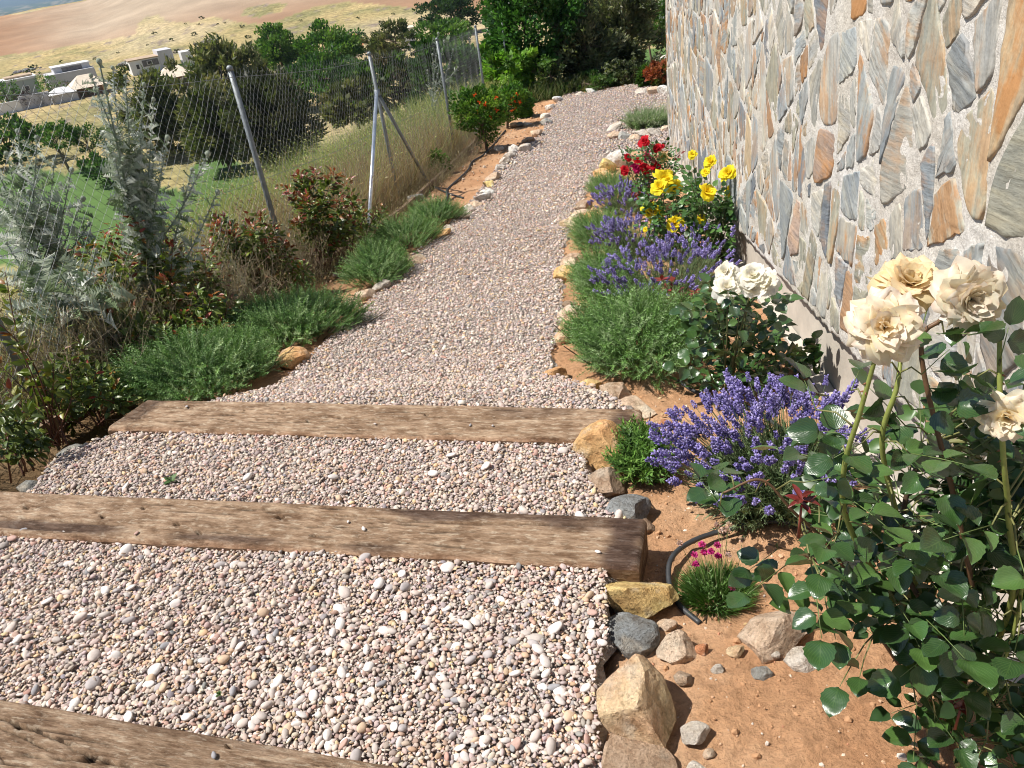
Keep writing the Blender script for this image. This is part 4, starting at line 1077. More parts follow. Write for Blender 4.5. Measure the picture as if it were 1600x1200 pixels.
hose([(672, 290), (690, 300), (706, 306), (724, 311)], .012, 'short dark hose branching near the leaning brace')
hose([(540, 400), (530, 412), (510, 430), (470, 452)], .012, 'dark hose beside the timber kerb near the tall grey post')

# ================================================================== FAR PLACE: HOUSES, TREES, HILLSIDE
def tp(u, v, rmin=18.0, rmax=3000.0):
    r = ray(u, v); r = r / np.hypot(r[0], r[1])
    s = np.geomspace(rmin, rmax, 6000); P = r[None] * s[:, None]
    below = P[:, 2] < tz(P[:, 0], P[:, 1])
    i = int(np.argmax(below)) if below.any() else len(s) - 1
    return P[i].copy()
M_WHITE = plain('whitewashed_render', (.70, .69, .68), .8, 0, .4, .9, 1.06)
M_LILAC = plain('pale_grey_render', (.52, .51, .53), .8, 0, .4, .9, 1.06)
M_GREENW = plain('grey_green_render', (.34, .38, .37), .8, 0, .4, .9, 1.06)
M_TANW = plain('tan_stone_facade', (.42, .31, .21), .85, 0, 1.2, .75, 1.2)
M_BROWNW = plain('brown_brick_facade', (.22, .13, .09), .85, 0, 1.2, .75, 1.2)
M_CREAM = plain('cream_roof_tiles', (.66, .56, .44), .85, 0, 1.0, .85, 1.1)
M_TERRA = plain('terracotta_roof_tiles', (.62, .25, .12), .85, 0, 1.0, .8, 1.15)
M_WIN = plain('dark_window_glass', (.03, .035, .045), .15)
M_STBAND = plain('dark_stone_band', (.17, .155, .15), .8, 0, 1.5, .6, 1.3)
class House:
    def __init__(s, u0, v0, u1, v1, label, yaw=.0, cat='house', name='house', deep=.7, rdist=None):
        s.P = tp((u0 + u1) / 2, v1) if rdist is None else None
        if rdist is not None:
            r = ray((u0 + u1) / 2, v1); s.P = r / np.hypot(r[0], r[1]) * rdist
        d = dep(s.P); s.w = (u1 - u0) / FPX * d * .97; s.h = (v1 - v0) / FPX * d
        az = atan2(s.P[0], s.P[1])
        s.t = thing(name, label, cat, s.P); s.t.rotation_euler = (0, 0, -az + yaw); s.d = s.w * deep
    def box(s, nm, x0, x1, y0, y1, z0, z1, mat, par=None):
        """fractions: x of the width (0..1), y metres back from the front, z of the height"""
        mb = MB(); box(mb, ((x0 - .5) * s.w, y0, z0 * s.h), ((x1 - .5) * s.w, y1, z1 * s.h)); return mb.build(nm, mat, par or s.t, smooth=False)
    def win(s, x0, x1, z0, z1, y=0.0, par=None):
        f = s.box('window', x0, x1, y - .12, y - .03, z0, z1, M_WHITE, par)
        dx = (x1 - x0) * .12; dz = (z1 - z0) * .12
        s.box('pane', x0 + dx, x1 - dx, y - .16, y - .13, z0 + dz, z1 - dz, M_WIN, None).parent = f
    def hip(s, x0, x1, y0, y1, z0, z1, mat, over=.0):
        a = (x0 - .5) * s.w; b_ = (x1 - .5) * s.w; h = s.h; my = (y0 + y1) / 2; q = min((b_ - a) * .35, (y1 - y0) * .5)
        V = [(a, y0, z0 * h), (b_, y0, z0 * h), (b_, y1, z0 * h), (a, y1, z0 * h), (a + q, my, z1 * h), (b_ - q, my, z1 * h)]
        T = [(0, 1, 5), (0, 5, 4), (1, 2, 5), (2, 3, 4), (2, 4, 5), (3, 0, 4), (0, 2, 1), (0, 3, 2)]
        mb = MB()
        for t in T: mb.add(np.array([V[i] for i in t]), [(0, 1, 2)])
        return mb.build('roof', mat, s.t, smooth=False)
H = House(12, 122, 66, 154, 'boxy grey-green flat-roofed house with a white roof rim, lowest on the slope', .05)
H.box('wall', 0, 1, 0, 9, -.3, .82, M_GREENW); r_ = H.box('roof', -.03, 1.03, -.3, 9.3, .82, .92, M_WHITE); H.box('roof_terrace', .2, .95, 1.5, 8, .92, 1.0, M_TANW, r_)
H.win(.2, .34, .3, .55); H.win(.6, .74, .3, .55)
H = House(85, 103, 160, 138, 'long pale grey flat house with a dark stone band and two lower windows', .1)
H.box('wall', 0, .95, 0, 9, -.3, .72, M_LILAC); H.box('wall', .18, .9, 2, 9, .72, .93, M_LILAC); H.box('stone_band', .34, .74, 1.9, 1.97, .70, .90, M_STBAND)
H.box('roof', .16, .92, 1.8, 9.2, .93, .97, M_WHITE); H.box('stone_band', .30, .92, -.1, -.02, .04, .34, M_TANW); H.win(.36, .48, .1, .32, -.1); H.win(.62, .74, .12, .34, -.1)
H = House(83, 138, 124, 160, 'low white block with a slanting white awning in front of the pale grey house', .1, 'outbuilding', 'outbuilding')
H.box('wall', .05, 1, 0, 5, -.2, .6, M_LILAC); H.hip(0, 1.02, -.5, 5.5, .6, .98, M_WHITE)
H = House(116, 120, 176, 150, 'house with a broad cream hipped roof over a shaded porch', .1)
H.box('wall', .12, .9, 1.5, 8, -.3, .45, M_BROWNW); H.hip(0, 1, 0, 10, .45, 1, M_CREAM); H.box('pillar', .14, .17, .2, .5, -.3, .45, M_TANW); H.box('pillar', .8, .83, .2, .5, -.3, .45, M_TANW)
H = House(209, 84, 277, 112, 'white stepped house with a tower-like end and small dark windows', .12)
H.box('wall', 0, .67, 0, 9, -.3, .72, M_WHITE); H.box('wall', .67, 1.0, -.4, 9, -.3, 1.0, M_LILAC); H.box('stone_band', .28, .64, -.1, -.02, .34, .66, M_STBAND); H.win(.12, .2, .25, .55); H.win(.80, .88, .48, .74, -.4); H.box('roof', -.02, .67, -.2, 9.2, .72, .77, M_TANW)
H.win(.38, .5, .42, .6, -.1)
H = House(253, 106, 309, 138, 'brown-walled house under a cream hipped roof beside the big pines', .05)
H.box('wall', .3, .95, 1.5, 8, -.3, .52, M_BROWNW); H.hip(0, 1, 0, 10, .52, 1, M_CREAM); H.win(.6, .8, .15, .42, 1.5); H.box('pillar', .22, .25, .3, .6, -.3, .52, M_BROWNW)
H = House(289, 82, 306, 103, 'narrow white wall of a house half hidden by the big pines', .1)
H.box('wall', 0, 1, 0, 7, -.3, 1, M_WHITE); H.win(.45, .75, .4, .65)
H = House(0, 152, 82, 172, 'low white boundary wall in front of the grey-green house', .05, 'wall', 'boundary_wall')
H.box('wall', -.6, .45, 0, .5, -.6, .8, M_WHITE); H.box('wall', .45, 1, .6, 1.1, -.6, 1.0, M_LILAC)
H = House(292, 136, 324, 146, 'short pale wall beside the road under the brown-walled house', .05, 'wall', 'boundary_wall')
H.box('wall', 0, 1, 0, .5, -.5, 1, M_CREAM)
H = House(546, 57, 572, 84, 'small house with an orange tiled roof among the trees', .0)
H.box('wall', .1, .95, 0, 7, -.3, .45, M_TANW); H.hip(0, 1, -.5, 8, .45, 1, M_TERRA); H.win(.6, .75, .1, .35)
H = House(629, 45, 652, 75, 'tall narrow white building between an olive pine and the round dark tree', .0)
H.box('wall', 0, 1, 0, 6, -.3, .9, M_WHITE); H.box('roof', -.05, 1.05, -.3, 6.3, .9, .96, M_CREAM); H.win(.2, .45, .5, .7); H.win(.6, .85, .5, .7); H.win(.2, .45, .15, .35); H.win(.6, .85, .15, .35)
H = House(1028, 2, 1052, 24, 'white gabled house glimpsed above the lawn trees next to the wall', .0, rdist=120)
H.box('wall', .05, 1, 0, 6, -.6, .6, M_LILAC); H.hip(0, 1.05, -.5, 6.5, .6, 1, M_STBAND); H.win(.3, .5, .15, .45)

M_LEAF = leaf_mat('tree_leaf', .55, .38, .35)
M_LEAFG = leaf_mat('glossy_tree_leaf', .38, .32, .5)
M_BARK = attr_mat('bark', .95, .15, 6, .7, 1.25, 18, .7, .03)
LEAFQ = (np.array([(0, 0, 0), (-.28, .5, .06), (.28, .5, .06), (0, 1, -.04)], float), np.array([(0, 2, 1), (1, 2, 3)]))
LEAF1 = (np.array([(-.22, 0, 0), (.22, 0, 0), (0, 1, 0)], float), np.array([(0, 1, 2)]))
def crown_points(k, nclump, c, r, rr, gap=.0, shell=.55):
    """leaf places gathered into clumps that sit through an uneven ellipsoid"""
    cd = rdir(nclump, rr); cr = (shell + (1 - shell) * rr.random(nclump)) ** .7 * (1 + (.16 if nclump < 100 else .22) * rr.normal(size=nclump))
    cc = cd * cr[:, None]; cs = .16 + .16 * rr.random(nclump)
    w = rr.integers(0, nclump, k)
    off = rdir(k, rr) * (rr.random(k) ** .45)[:, None] * cs[w][:, None]
    q = cc[w] + off
    q[:, 2] = np.maximum(q[:, 2], -.85)
    return c + q * r, unit(off * .8 + cd[w] * .5 + [0, 0, .35]), w
def tree(name, label, cat, base, c, r, ls, n, cols, trunk=.12, group=None, nclump=40, mat=None, quad=True, droop=0.0, limbs=7, shell=.55, seed=None, shade=None, barkc=(.16, .12, .09), stemsplit=1):
    rr = np.random.default_rng(int(abs(base[0] * 97 + base[1] * 31 + base[2] * 7)) if seed is None else seed)
    t = thing(name, label, cat, base, group); c = np.asarray(c, float) - base; r = np.asarray(r, float)
    mb = MB()
    for s_ in range(stemsplit):
        b0 = np.array([rr.normal(0, trunk * (s_ > 0) * 2), rr.normal(0, trunk * (s_ > 0) * 2), -.1 * r[2]])
        tip = c + rr.normal(0, .12, 3) * r + [0, 0, .45 * r[2]]
        mid = (b0 + tip) / 2 + rr.normal(0, .05, 3) * r
        path = catmull([b0, mid, tip], 5); V, T = tube(path, np.linspace(trunk, trunk * .25, len(path)), 7); mb.add(V, T, barkc)
        for k in range(limbs):
            q = path[int(len(path) * rr.uniform(.35, .85))]; e = c + rdir(1, rr)[0] * r * .75
            m_ = (q + e) / 2 + [0, 0, .1 * r[2]]
            V, T = tube(catmull([q, m_, e], 4), np.linspace(trunk * .35, trunk * .06, 9), 5); mb.add(V, T, barkc)
    mb.build('trunk', M_BARK, t)
    P, D, w = crown_points(n, nclump, c, r, rr, shell=shell)
    D = unit(D + rr.normal(0, .5, D.shape) + [0, 0, -droop])
    s_ = ls * rr.uniform(.6, 1.35, n)
    R = frames(D, rr.random(n) * 6.3) * s_[:, None, None]
    cc = np.asarray(cols, float); ccl = cc[rr.integers(0, len(cc), nclump)]
    C = ccl[w] * (1 + .18 * rr.normal(size=(n, 1))) * (1 + .05 * rr.normal(size=(n, 3)))
    mb = MB(); mb.inst(LEAFQ if quad else LEAF1, R, P, np.clip(C, .006, .8)); mb.build('crown', mat or M_LEAF, t)
    return t
def far_tree(u0, v0, u1, v1, vb, label, cols, name='tree', cat='tree', n=2600, group=None, rdist=None, ls=None, nclump=46, **kw):
    if rdist is None: b_ = tp((u0 + u1) / 2, vb)
    else:
        r = ray((u0 + u1) / 2, vb); b_ = r / np.hypot(r[0], r[1]) * rdist
    y = b_[1]; top = aty((u0 + u1) / 2, v0, y); bot = aty((u0 + u1) / 2, v1, y); d = dep(b_)
    rx = (u1 - u0) / FPX * d / 2; rz = (top[2] - bot[2]) / 2
    c = (top + bot) / 2; base = np.array([c[0], y, b_[2]])
    return tree(name, label, cat, base, c, (rx, rx * .9, rz), ls or rx * .13, n, cols, max(.05, rx * .06), group, nclump, **kw)
OLIVE = [(.10, .115, .045), (.13, .14, .06), (.075, .09, .035), (.17, .165, .08)]
DARKP = [(.05, .06, .03), (.07, .075, .038), (.04, .048, .026), (.10, .10, .055)]
BRIGHT = [(.07, .15, .025), (.09, .18, .03), (.05, .115, .02), (.11, .19, .04)]
DEEP = [(.045, .10, .025), (.06, .13, .03), (.035, .08, .02), (.085, .15, .04)]
GV = 'trees in the valley beyond the fence'
far_tree(302, 58, 402, 175, 190, 'tall olive-green pine left of the bright broadleaved trees', OLIVE, 'pine_tree', n=9000, group=GV, quad=False, ls=.9, nclump=110, shell=.3)
far_tree(286, 125, 395, 262, 272, 'spreading dark pine at the lawn edge behind the wire fence', OLIVE, 'pine_tree', n=12000, group=GV, quad=False, ls=.8, nclump=120, shell=.3)
far_tree(365, 110, 482, 268, 276, 'very dark bare-twigged pine behind the tall grey post', DARKP, 'pine_tree', n=12000, group=GV, quad=False, ls=.8, nclump=110, shell=.3)
far_tree(396, 38, 470, 112, 118, 'bright green broadleaved tree left of its wider twin', BRIGHT, 'broadleaved_tree', n=6500, group=GV, nclump=80, shell=.35, ls=.75)
far_tree(462, 36, 560, 112, 118, 'widest bright green broadleaved tree above the fence line', BRIGHT, 'broadleaved_tree', n=7500, group=GV, nclump=90, shell=.35, ls=.75)
far_tree(430, 92, 575, 160, 166, 'low dark green tree mass directly below the bright green pair', DEEP, 'broadleaved_tree', n=7500, group=GV, nclump=90, shell=.35, ls=.75)
far_tree(192, 100, 300, 245, 250, 'grey-olive pine partly behind the big silver thistle', OLIVE, 'pine_tree', n=9000, group=GV, quad=False, ls=.8, nclump=110, shell=.3)
far_tree(60, 194, 116, 232, 276, 'small vase-shaped tree with a bare trunk on the sandy patch', BRIGHT[:3], 'orchard_tree', n=1900, group=GV, stemsplit=2)
far_tree(106, 192, 160, 236, 264, 'second vase-shaped tree with forked trunks on the sandy patch', DEEP, 'orchard_tree', n=1900, group=GV, stemsplit=2)
far_tree(128, 238, 200, 290, 292, 'rounded dark shrubby tree at the lawn edge behind the silver thistle', DEEP, 'orchard_tree', n=1900, group=GV)
far_tree(-40, 190, 66, 250, 262, 'dark green tree mass at the lawn edge by the frame side', DEEP, 'broadleaved_tree', n=2600, group=GV)
far_tree(-14, 126, 30, 162, 166, 'dark round tree beside the grey-green house', DEEP, 'broadleaved_tree', n=1300, group=GV)
far_tree(56, 116, 88, 144, 150, 'light green round tree between the grey-green and pale grey houses', BRIGHT, 'broadleaved_tree', n=1100, group=GV)
far_tree(27, 142, 56, 166, 170, 'small dark purple-leaved tree in front of the grey-green house', [(.05, .02, .03), (.035, .018, .025)], 'plum_tree', n=800, group=GV)
far_tree(59, 144, 69, 166, 167, 'slim dark cypress nearer the purple-leaved tree', DARKP, 'cypress_tree', n=500, group=GV)
far_tree(75, 137, 86, 163, 165, 'slim dark cypress beside the white awning', DARKP, 'cypress_tree', n=500, group=GV)
far_tree(96, 128, 128, 142, 146, 'low green garden shrub below the pale grey house windows', DEEP, 'garden_shrub', 'shrub', n=500, group=GV)
far_tree(118, 134, 142, 150, 152, 'green shrub beside the porch with the cream hipped roof', BRIGHT, 'garden_shrub', 'shrub', n=500, group=GV)
far_tree(276, 96, 300, 112, 114, 'green shrub between the stepped house and the narrow white wall', BRIGHT, 'garden_shrub', 'shrub', n=500, group=GV)
far_tree(574, 36, 650, 92, 104, 'round olive pine beside the orange-roofed house', OLIVE, 'pine_tree', n=3600, group=GV, quad=False, ls=.9)
far_tree(526, 54, 556, 100, 108, 'narrow dark tree touching the orange-roofed house', DEEP, 'broadleaved_tree', n=1400, group=GV)
far_tree(650, -6, 748, 48, 60, 'round dark green tree cut by the upper frame edge', [(.025, .055, .02), (.035, .07, .025), (.02, .045, .018)], 'broadleaved_tree', n=6500, group=GV, nclump=80, shell=.35, ls=.75)
far_tree(644, 34, 740, 82, 92, 'yellow-green trees under the round dark tree', BRIGHT, 'broadleaved_tree', n=5200, group=GV, nclump=80, shell=.3, ls=.7)
far_tree(560, 84, 664, 172, 180, 'dark grey-green shrub mass behind the braced fence post', DEEP + DARKP, 'wild_shrub', 'shrub', n=4600, group=GV, rdist=26, ls=.2)
far_tree(640, 64, 756, 168, 178, 'green shrub mass behind the fence between the third and fourth posts', DEEP, 'wild_shrub', 'shrub', n=5200, group=GV, rdist=24, ls=.2)
far_tree(505, 130, 600, 190, 200, 'loose grey-green brush showing above the grass by the braced post', OLIVE, 'wild_shrub', 'shrub', n=2600, group=GV, rdist=20, ls=.16)
far_tree(985, -14, 1048, 70, 96, 'green tree with a bare trunk on the far lawn by the wall', BRIGHT[:3] + DEEP, 'lawn_tree', n=3000, group=GV, rdist=48)
far_tree(1012, 10, 1070, 76, 92, 'second green lawn tree half behind the wall corner', DEEP, 'lawn_tree', n=2400, group=GV, rdist=52)
far_tree(748, -30, 800, 40, 60, 'green tree rising behind the fourth fence post', DEEP, 'broadleaved_tree', n=2600, group=GV, rdist=40)
# trees at the end of the path
GT = 'trees and shrubs at the far end of the gravel path'
far_tree(756, -70, 892, 122, 142, 'big tree with dark glossy leaves at the end of the path', [(.06, .15, .035), (.085, .20, .05), (.045, .11, .028)], 'broadleaved_tree', n=16000, group=GT, rdist=20.6, ls=.125, mat=M_LEAFG, nclump=120)
far_tree(862, 10, 962, 140, 138, 'grey-olive juniper-like tree at the path end beside the dark glossy tree', [(.18, .20, .11), (.14, .16, .085), (.27, .28, .18), (.09, .105, .06)], 'juniper_tree', n=12000, group=GT, rdist=20.4, ls=.13, quad=False, nclump=110, stemsplit=3, shell=.3)
far_tree(925, -40, 1018, 138, 138, 'taller grey-olive juniper-like tree at the path end nearer the wall', [(.19, .21, .12), (.14, .16, .09), (.29, .30, .20), (.09, .105, .06)], 'juniper_tree', n=12000, group=GT, rdist=21.2, ls=.14, quad=False, nclump=110, stemsplit=3, shell=.3)
far_tree(836, 100, 880, 146, 146, 'low grey-green bush under the dark glossy tree', [(.09, .12, .05), (.06, .09, .035)], 'wild_shrub', 'shrub', n=2500, group=GT, rdist=19.3, ls=.07)
far_tree(960, 92, 1002, 140, 138, 'low grey-green bush beside the boulders at the path end', [(.10, .115, .06), (.07, .09, .045)], 'wild_shrub', 'shrub', n=2500, group=GT, rdist=19.6, ls=.07)
far_tree(868, 118, 962, 142, 140, 'dark undergrowth beneath the juniper-like trees', DARKP + DEEP, 'wild_shrub', 'shrub', n=3500, group=GT, rdist=19.4, ls=.07)
# planted along the path's far left side
def near_plant(u0, v0, u1, v1, ub, vb, label, cols, name, cat='shrub', **kw):
    b_ = gp(ub, vb); y = b_[1]; top = aty((u0 + u1) / 2, v0, y); bot = aty((u0 + u1) / 2, v1, y); d = dep(b_)
    rx = (u1 - u0) / FPX * d / 2; rz = (top[2] - bot[2]) / 2
    kw.setdefault('ls', .06); kw.setdefault('n', 4000)
    t = tree(name, label, cat, b_ - [0, 0, .02], (top + bot) / 2, (rx, rx * .9, rz), kw.pop('ls'), kw.pop('n'), cols, kw.pop('trunk', .02), kw.pop('group', None), kw.pop('nclump', 50), **kw)
    return t, b_, (top + bot) / 2, np.array([rx, rx * .9, rz])
GQ = 'young fruit trees beside the gravel path'
near_plant(752, 72, 842, 142, 828, 152, 'bright yellow-green young peach tree with narrow drooping leaves', [(.18, .34, .045), (.14, .28, .04), (.24, .40, .06), (.09, .18, .03)], 'peach_tree', 'tree', ls=.13, n=3600, trunk=.035, droop=.6, group=GQ, shell=.3)
near_plant(800, 140, 834, 182, 818, 184, 'rounded bright green needle bush behind the pomegranates', [(.07, .16, .025), (.09, .19, .03)], 'round_shrub', ls=.07, n=4200, quad=False, shell=.3)
M_FLOW = leaf_mat('petal_mass', .6, .35, .2)
def pome(u0, v0, u1, v1, ub, vb, label, fl, n):
    t, b_, c, r = near_plant(u0, v0, u1, v1, ub, vb, label, [(.08, .18, .03), (.055, .13, .022), (.13, .24, .04), (.18, .28, .05)], 'pomegranate_tree', 'tree', ls=.055, n=n, trunk=.028, group=GQ, shell=.25, nclump=70)
    for (u, v) in fl:
        P = aty(u, v, b_[1] - .25 + rng.uniform(-.1, .1)); 
        mb = MB(); k = 9; R = frames(unit(rng.normal(size=(k, 3)) * .6 + [0, -.5, -.2]), rng.random(k) * 6) * .052
        mb.inst(LEAFQ, R, np.zeros((k, 3)), pick([(.72, .12, .03), (.8, .18, .05), (.62, .08, .02)], k)); o = mb.build('flower', M_FLOW, t); o.location = P - np.array(t.location)
    return t
pome(708, 128, 786, 210, 762, 237, 'pomegranate tree nearer the camera with few orange flowers', [(743, 148), (758, 162), (746, 174), (774, 152), (767, 183), (749, 160), (776, 172)], 5200)
pome(770, 124, 822, 190, 792, 201, 'pomegranate tree full of orange flowers behind the first', [(800, 152), (808, 146), (797, 163), (806, 168), (790, 160), (799, 172), (809, 172), (785, 168), (812, 160), (803, 158), (779, 170), (788, 175)], 4200)
near_plant(746, 186, 778, 228, 762, 236, 'light green basal shoots round the first pomegranate trunk', [(.11, .20, .035), (.07, .14, .025)], 'shoot_cluster', 'shoots', ls=.05, n=700, trunk=.006, shell=.2)
near_plant(668, 238, 698, 272, 682, 274, 'small light green seedling by the kerb near the leaning brace', [(.11, .22, .04), (.08, .17, .03)], 'seedling', 'plant', ls=.06, n=420, trunk=.005, shell=.2)
near_plant(994, 104, 1020, 136, 1006, 137, 'green needle shrub left of the red-leaved shrub', [(.08, .16, .03), (.06, .12, .025)], 'round_shrub', ls=.08, n=2600, quad=False, shell=.3)
near_plant(1008, 94, 1056, 136, 1034, 137, 'red-leaved shrub on the boulders at the wall corner', [(.30, .07, .03), (.22, .06, .03), (.10, .12, .03), (.36, .12, .05)], 'red_leaved_shrub', ls=.07, n=3200, shell=.3)

# small dark bushes dotted over the dry hillside
bm_, bl = None, []
for (u, v, w) in [(54, 104, 13), (48, 112, 12), (22, 119, 8), (316, 28, 8), (378, 41, 8), (303, 53, 9), (311, 38, 5), (340, 38, 5), (342, 60, 5), (278, 80, 10), (242, 52, 7), (269, 62, 8), (388, 57, 10), (290, 37, 4), (322, 58, 4), (352, 36, 4), (230, 70, 4), (418, 45, 5), (96, 96, 6), (148, 92, 6), (185, 82, 5), (268, 90, 6), (500, 30, 6), (560, 28, 6), (596, 34, 8), (470, 32, 5), (614, 22, 5)]:
    P = tp(u, v + w * .25); s_ = w / FPX * dep(P) * .5
    if bm_ is None:
        bm_ = []
        for q in range(4):
            mb = MB(); k = 260; Pq, D, w_ = crown_points(k, 12, np.array([0, 0, .5]), np.array([1, 1, .62]), rng, shell=.3)
            mb.inst(LEAFQ, frames(D, rng.random(k) * 6) * .34, Pq, jit((.06, .075, .035), k, .3)); bm_.append(mb.data('hillside_bush', M_LEAF))
    o = link('hillside_bush', bm_[len(bl) % 4], None, 'small dark bush dotted on the straw-coloured hillside', 'bush', 'bushes dotted over the dry hillside', None, tuple(P))
    o.scale = (s_, s_, s_ * .9); o.rotation_euler = (0, 0, len(bl)); bl.append(o)
for (u0, v0, w, h, lab) in [(326, 62, 30, 9, 'dark grey rock outcrop on the straw hillside above the pines'), (205, 96, 40, 6, 'low grey scree patch above the stepped house'), (40, 108, 34, 6, 'low grey scree patch above the grey-green house')]:
    P = tp(u0, v0 + 3); s_ = w / FPX * dep(P) * .5; mb = MB(); k = 60
    q = rng.normal(0, .42, (k, 2)); R = frames(rdir(k), rng.random(k) * 6) * (rng.uniform(.08, .22, k))[:, None, None]
    mb.inst(ICO0, R, np.column_stack([q[:, 0], q[:, 1] * .9, .05 + 0 * q[:, 0]]), jit((.20, .18, .17), k, .25)); o = mb.build('rock_outcrop', M_ROCK, smooth=False); o.location = P; o.scale = (s_, s_ * 1.6, s_ * .8); tag(o, lab, 'rocks')

# ================================================================== GRASS AND BRUSH
M_DRY = leaf_mat('dry_grass_blade', .8, .3, .1)
def blades(mb, P, L, wd_, cols, lean=.35, p=None, seg=True, head=0.0):
    k = len(P); L = np.broadcast_to(L, (k,)); D = unit(np.array([0, 0, 1.0]) + rng.normal(0, lean, (k, 3)) * [1, 1, .2])
    C = pick(cols, k, p) * (1 + .15 * rng.normal(size=(k, 1))); C = np.clip(C, .01, .8)
    X = unit(np.cross(D, rdir(k))) * np.broadcast_to(wd_, (k,))[:, None]; bend = rng.normal(0, .22, (k, 3)) * L[:, None] * [1, 1, .2]
    M = P + D * (L * .55)[:, None]; Tt = P + D * L[:, None] + bend
    V = np.stack([P - X, P + X, M - X * .8, M + X * .8, Tt], 1)
    T = np.array([(0, 1, 3), (0, 3, 2), (2, 3, 4)])[None] + (np.arange(k) * 5)[:, None, None]
    mb.add(V.reshape(-1, 3), T.reshape(-1, 3), np.repeat(C, 5, 0))
    if head:
        h = rng.random(k) < head; kk = int(h.sum())
        R = frames(unit(bend[h] + D[h] * .1 + 1e-4), rng.random(kk) * 6) * (.05 * rng.uniform(.5, 1.3, kk))[:, None, None] * np.array([.55, 1, .55])[None, None]
        mb.inst((OCT0[0] * [.16, .5, .16], OCT0[1]), R, Tt[h], np.clip(C[h] * 1.15, 0, .9))
def along(k, y0, y1, d0, d1):
    y = rng.uniform(y0, y1, k); d = rng.uniform(d0, d1, k); x = FENX(y) - d
    return x, y, gz(y) - left_drop(x, y), d
STRAW = [(.50, .42, .27), (.42, .34, .22), (.33, .26, .17), (.60, .53, .38), (.26, .19, .13)]
YG = [(.34, .38, .13), (.26, .33, .11), (.45, .45, .20), (.52, .48, .27), (.18, .25, .09)]
mb = MB()
x, y, z, d = along(20000, 4.5, 15.5, .02, 4.5)
keep = fbm(np.stack([x, y, 0 * x], 1), .8, 2) > -.35; x, y, z, d = x[keep], y[keep], z[keep], d[keep]
g = y > rng.uniform(6, 11, len(y))
L = rng.uniform(.35, .95, len(y)) * (1.0 + .25 * fbm(np.stack([x, y, 0 * x], 1), .6, 2))
P = np.stack([x, y, z], 1)
blades(mb, P[g], L[g], .0028, YG, .22, head=.5); blades(mb, P[~g], L[~g] * .8, .0024, STRAW, .3, head=.4)
x, y, z, d = along(9000, 4.4, 12.5, -.36, .35); P = np.stack([x, y, gz(y)], 1)
h = rng.uniform(.12, .5, len(y)) * np.where(d < -.1, .4, .8)
blades(mb, P, h, .0022, [tuple(np.array(c) * .8) for c in STRAW], .45, [.25, .25, .25, .1, .15], head=.25)
x, y, z, d = along(9000, -1, 24, 3.5, 16); blades(mb, np.stack([x, y, z], 1), rng.uniform(.3, .8, len(y)), .007, YG + STRAW[:2], .3)
x, y, z, d = along(6000, 15, 24, -.3, 4.5); blades(mb, np.stack([x, y, z], 1), rng.uniform(.3, .8, len(y)), .006, YG + [(.10, .14, .05)], .3)
x, y, z, d = along(4200, 1.5, 5.2, .1, 2.5); blades(mb, np.stack([x, y, z], 1), rng.uniform(.3, .85, len(y)), .0024, STRAW + YG[:2], .4, head=.3)
x, y, z, d = along(7000, 6.8, 13.5, -.05, .9); P = np.stack([x, y, z], 1)
blades(mb, P, rng.uniform(.35, .85, len(y)), .0026, [(.30, .20, .13), (.38, .27, .17), (.24, .16, .11), (.44, .34, .22)], .3, head=.5)
mb.build('tall_dry_grass', M_DRY, kind='stuff')
# grey twiggy thicket
mb = MB()
def thicket(k, y0, y1, d0, d1, L, cols):
    x, y, z, d = along(k, y0, y1, d0, d1); P = np.stack([x, y, np.where(d < 0, gz(y), z)], 1)
    for lev in range(3):
        D = unit(np.array([0, 0, .9]) + rng.normal(0, .55, (len(P), 3))); ln = L * (.62 ** lev) * rng.uniform(.5, 1.2, len(P)); Q = P + D * ln[:, None]
        tubes(mb, P, Q, .0022 * .75 ** lev, .0014 * .75 ** lev, jit(cols[lev % len(cols)], len(P), .2), 3)
        P = np.repeat(P + (Q - P) * rng.uniform(.45, 1, (len(P), 1)), 2, 0)
    k2 = len(P); mb.inst(LEAF1, frames(rdir(k2), rng.random(k2) * 6) * (rng.uniform(.008, .02, k2))[:, None, None], P, jit(cols[-1], k2, .25))
thicket(2000, 3.8, 6.8, -.30, 1.1, .44, [(.30, .25, .19), (.40, .34, .26), (.40, .33, .23)])
thicket(600, 6.6, 10.0, -.15, .8, .3, [(.33, .23, .15), (.38, .27, .18), (.40, .29, .17)])
thicket(500, 10.0, 14.5, -.5, .5, .3, [(.28, .22, .17), (.34, .27, .19), (.30, .26, .16)])
thicket(450, 9.5, 15.5, .2, 2.5, .42, [(.28, .30, .16), (.34, .34, .18), (.22, .26, .12)])
mb.build('dry_brush', M_DRY, kind='stuff')
# leafy undergrowth at the end of the path
mb = MB(); k = 7000
x = rng.uniform(.6, 5.2, k); y = np.interp(x, [.6, 2.6, 5.2], [17.6, 19.0, 19.4]) + rng.uniform(0, 1.6, k); P = np.stack([x, y, gz(y) - .02], 1)
blades(mb, P, rng.uniform(.12, .5, k), .008, [(.07, .11, .035), (.12, .15, .06), (.20, .20, .10), (.05, .08, .03)], .4)
mb.build('undergrowth', M_DRY, kind='stuff')

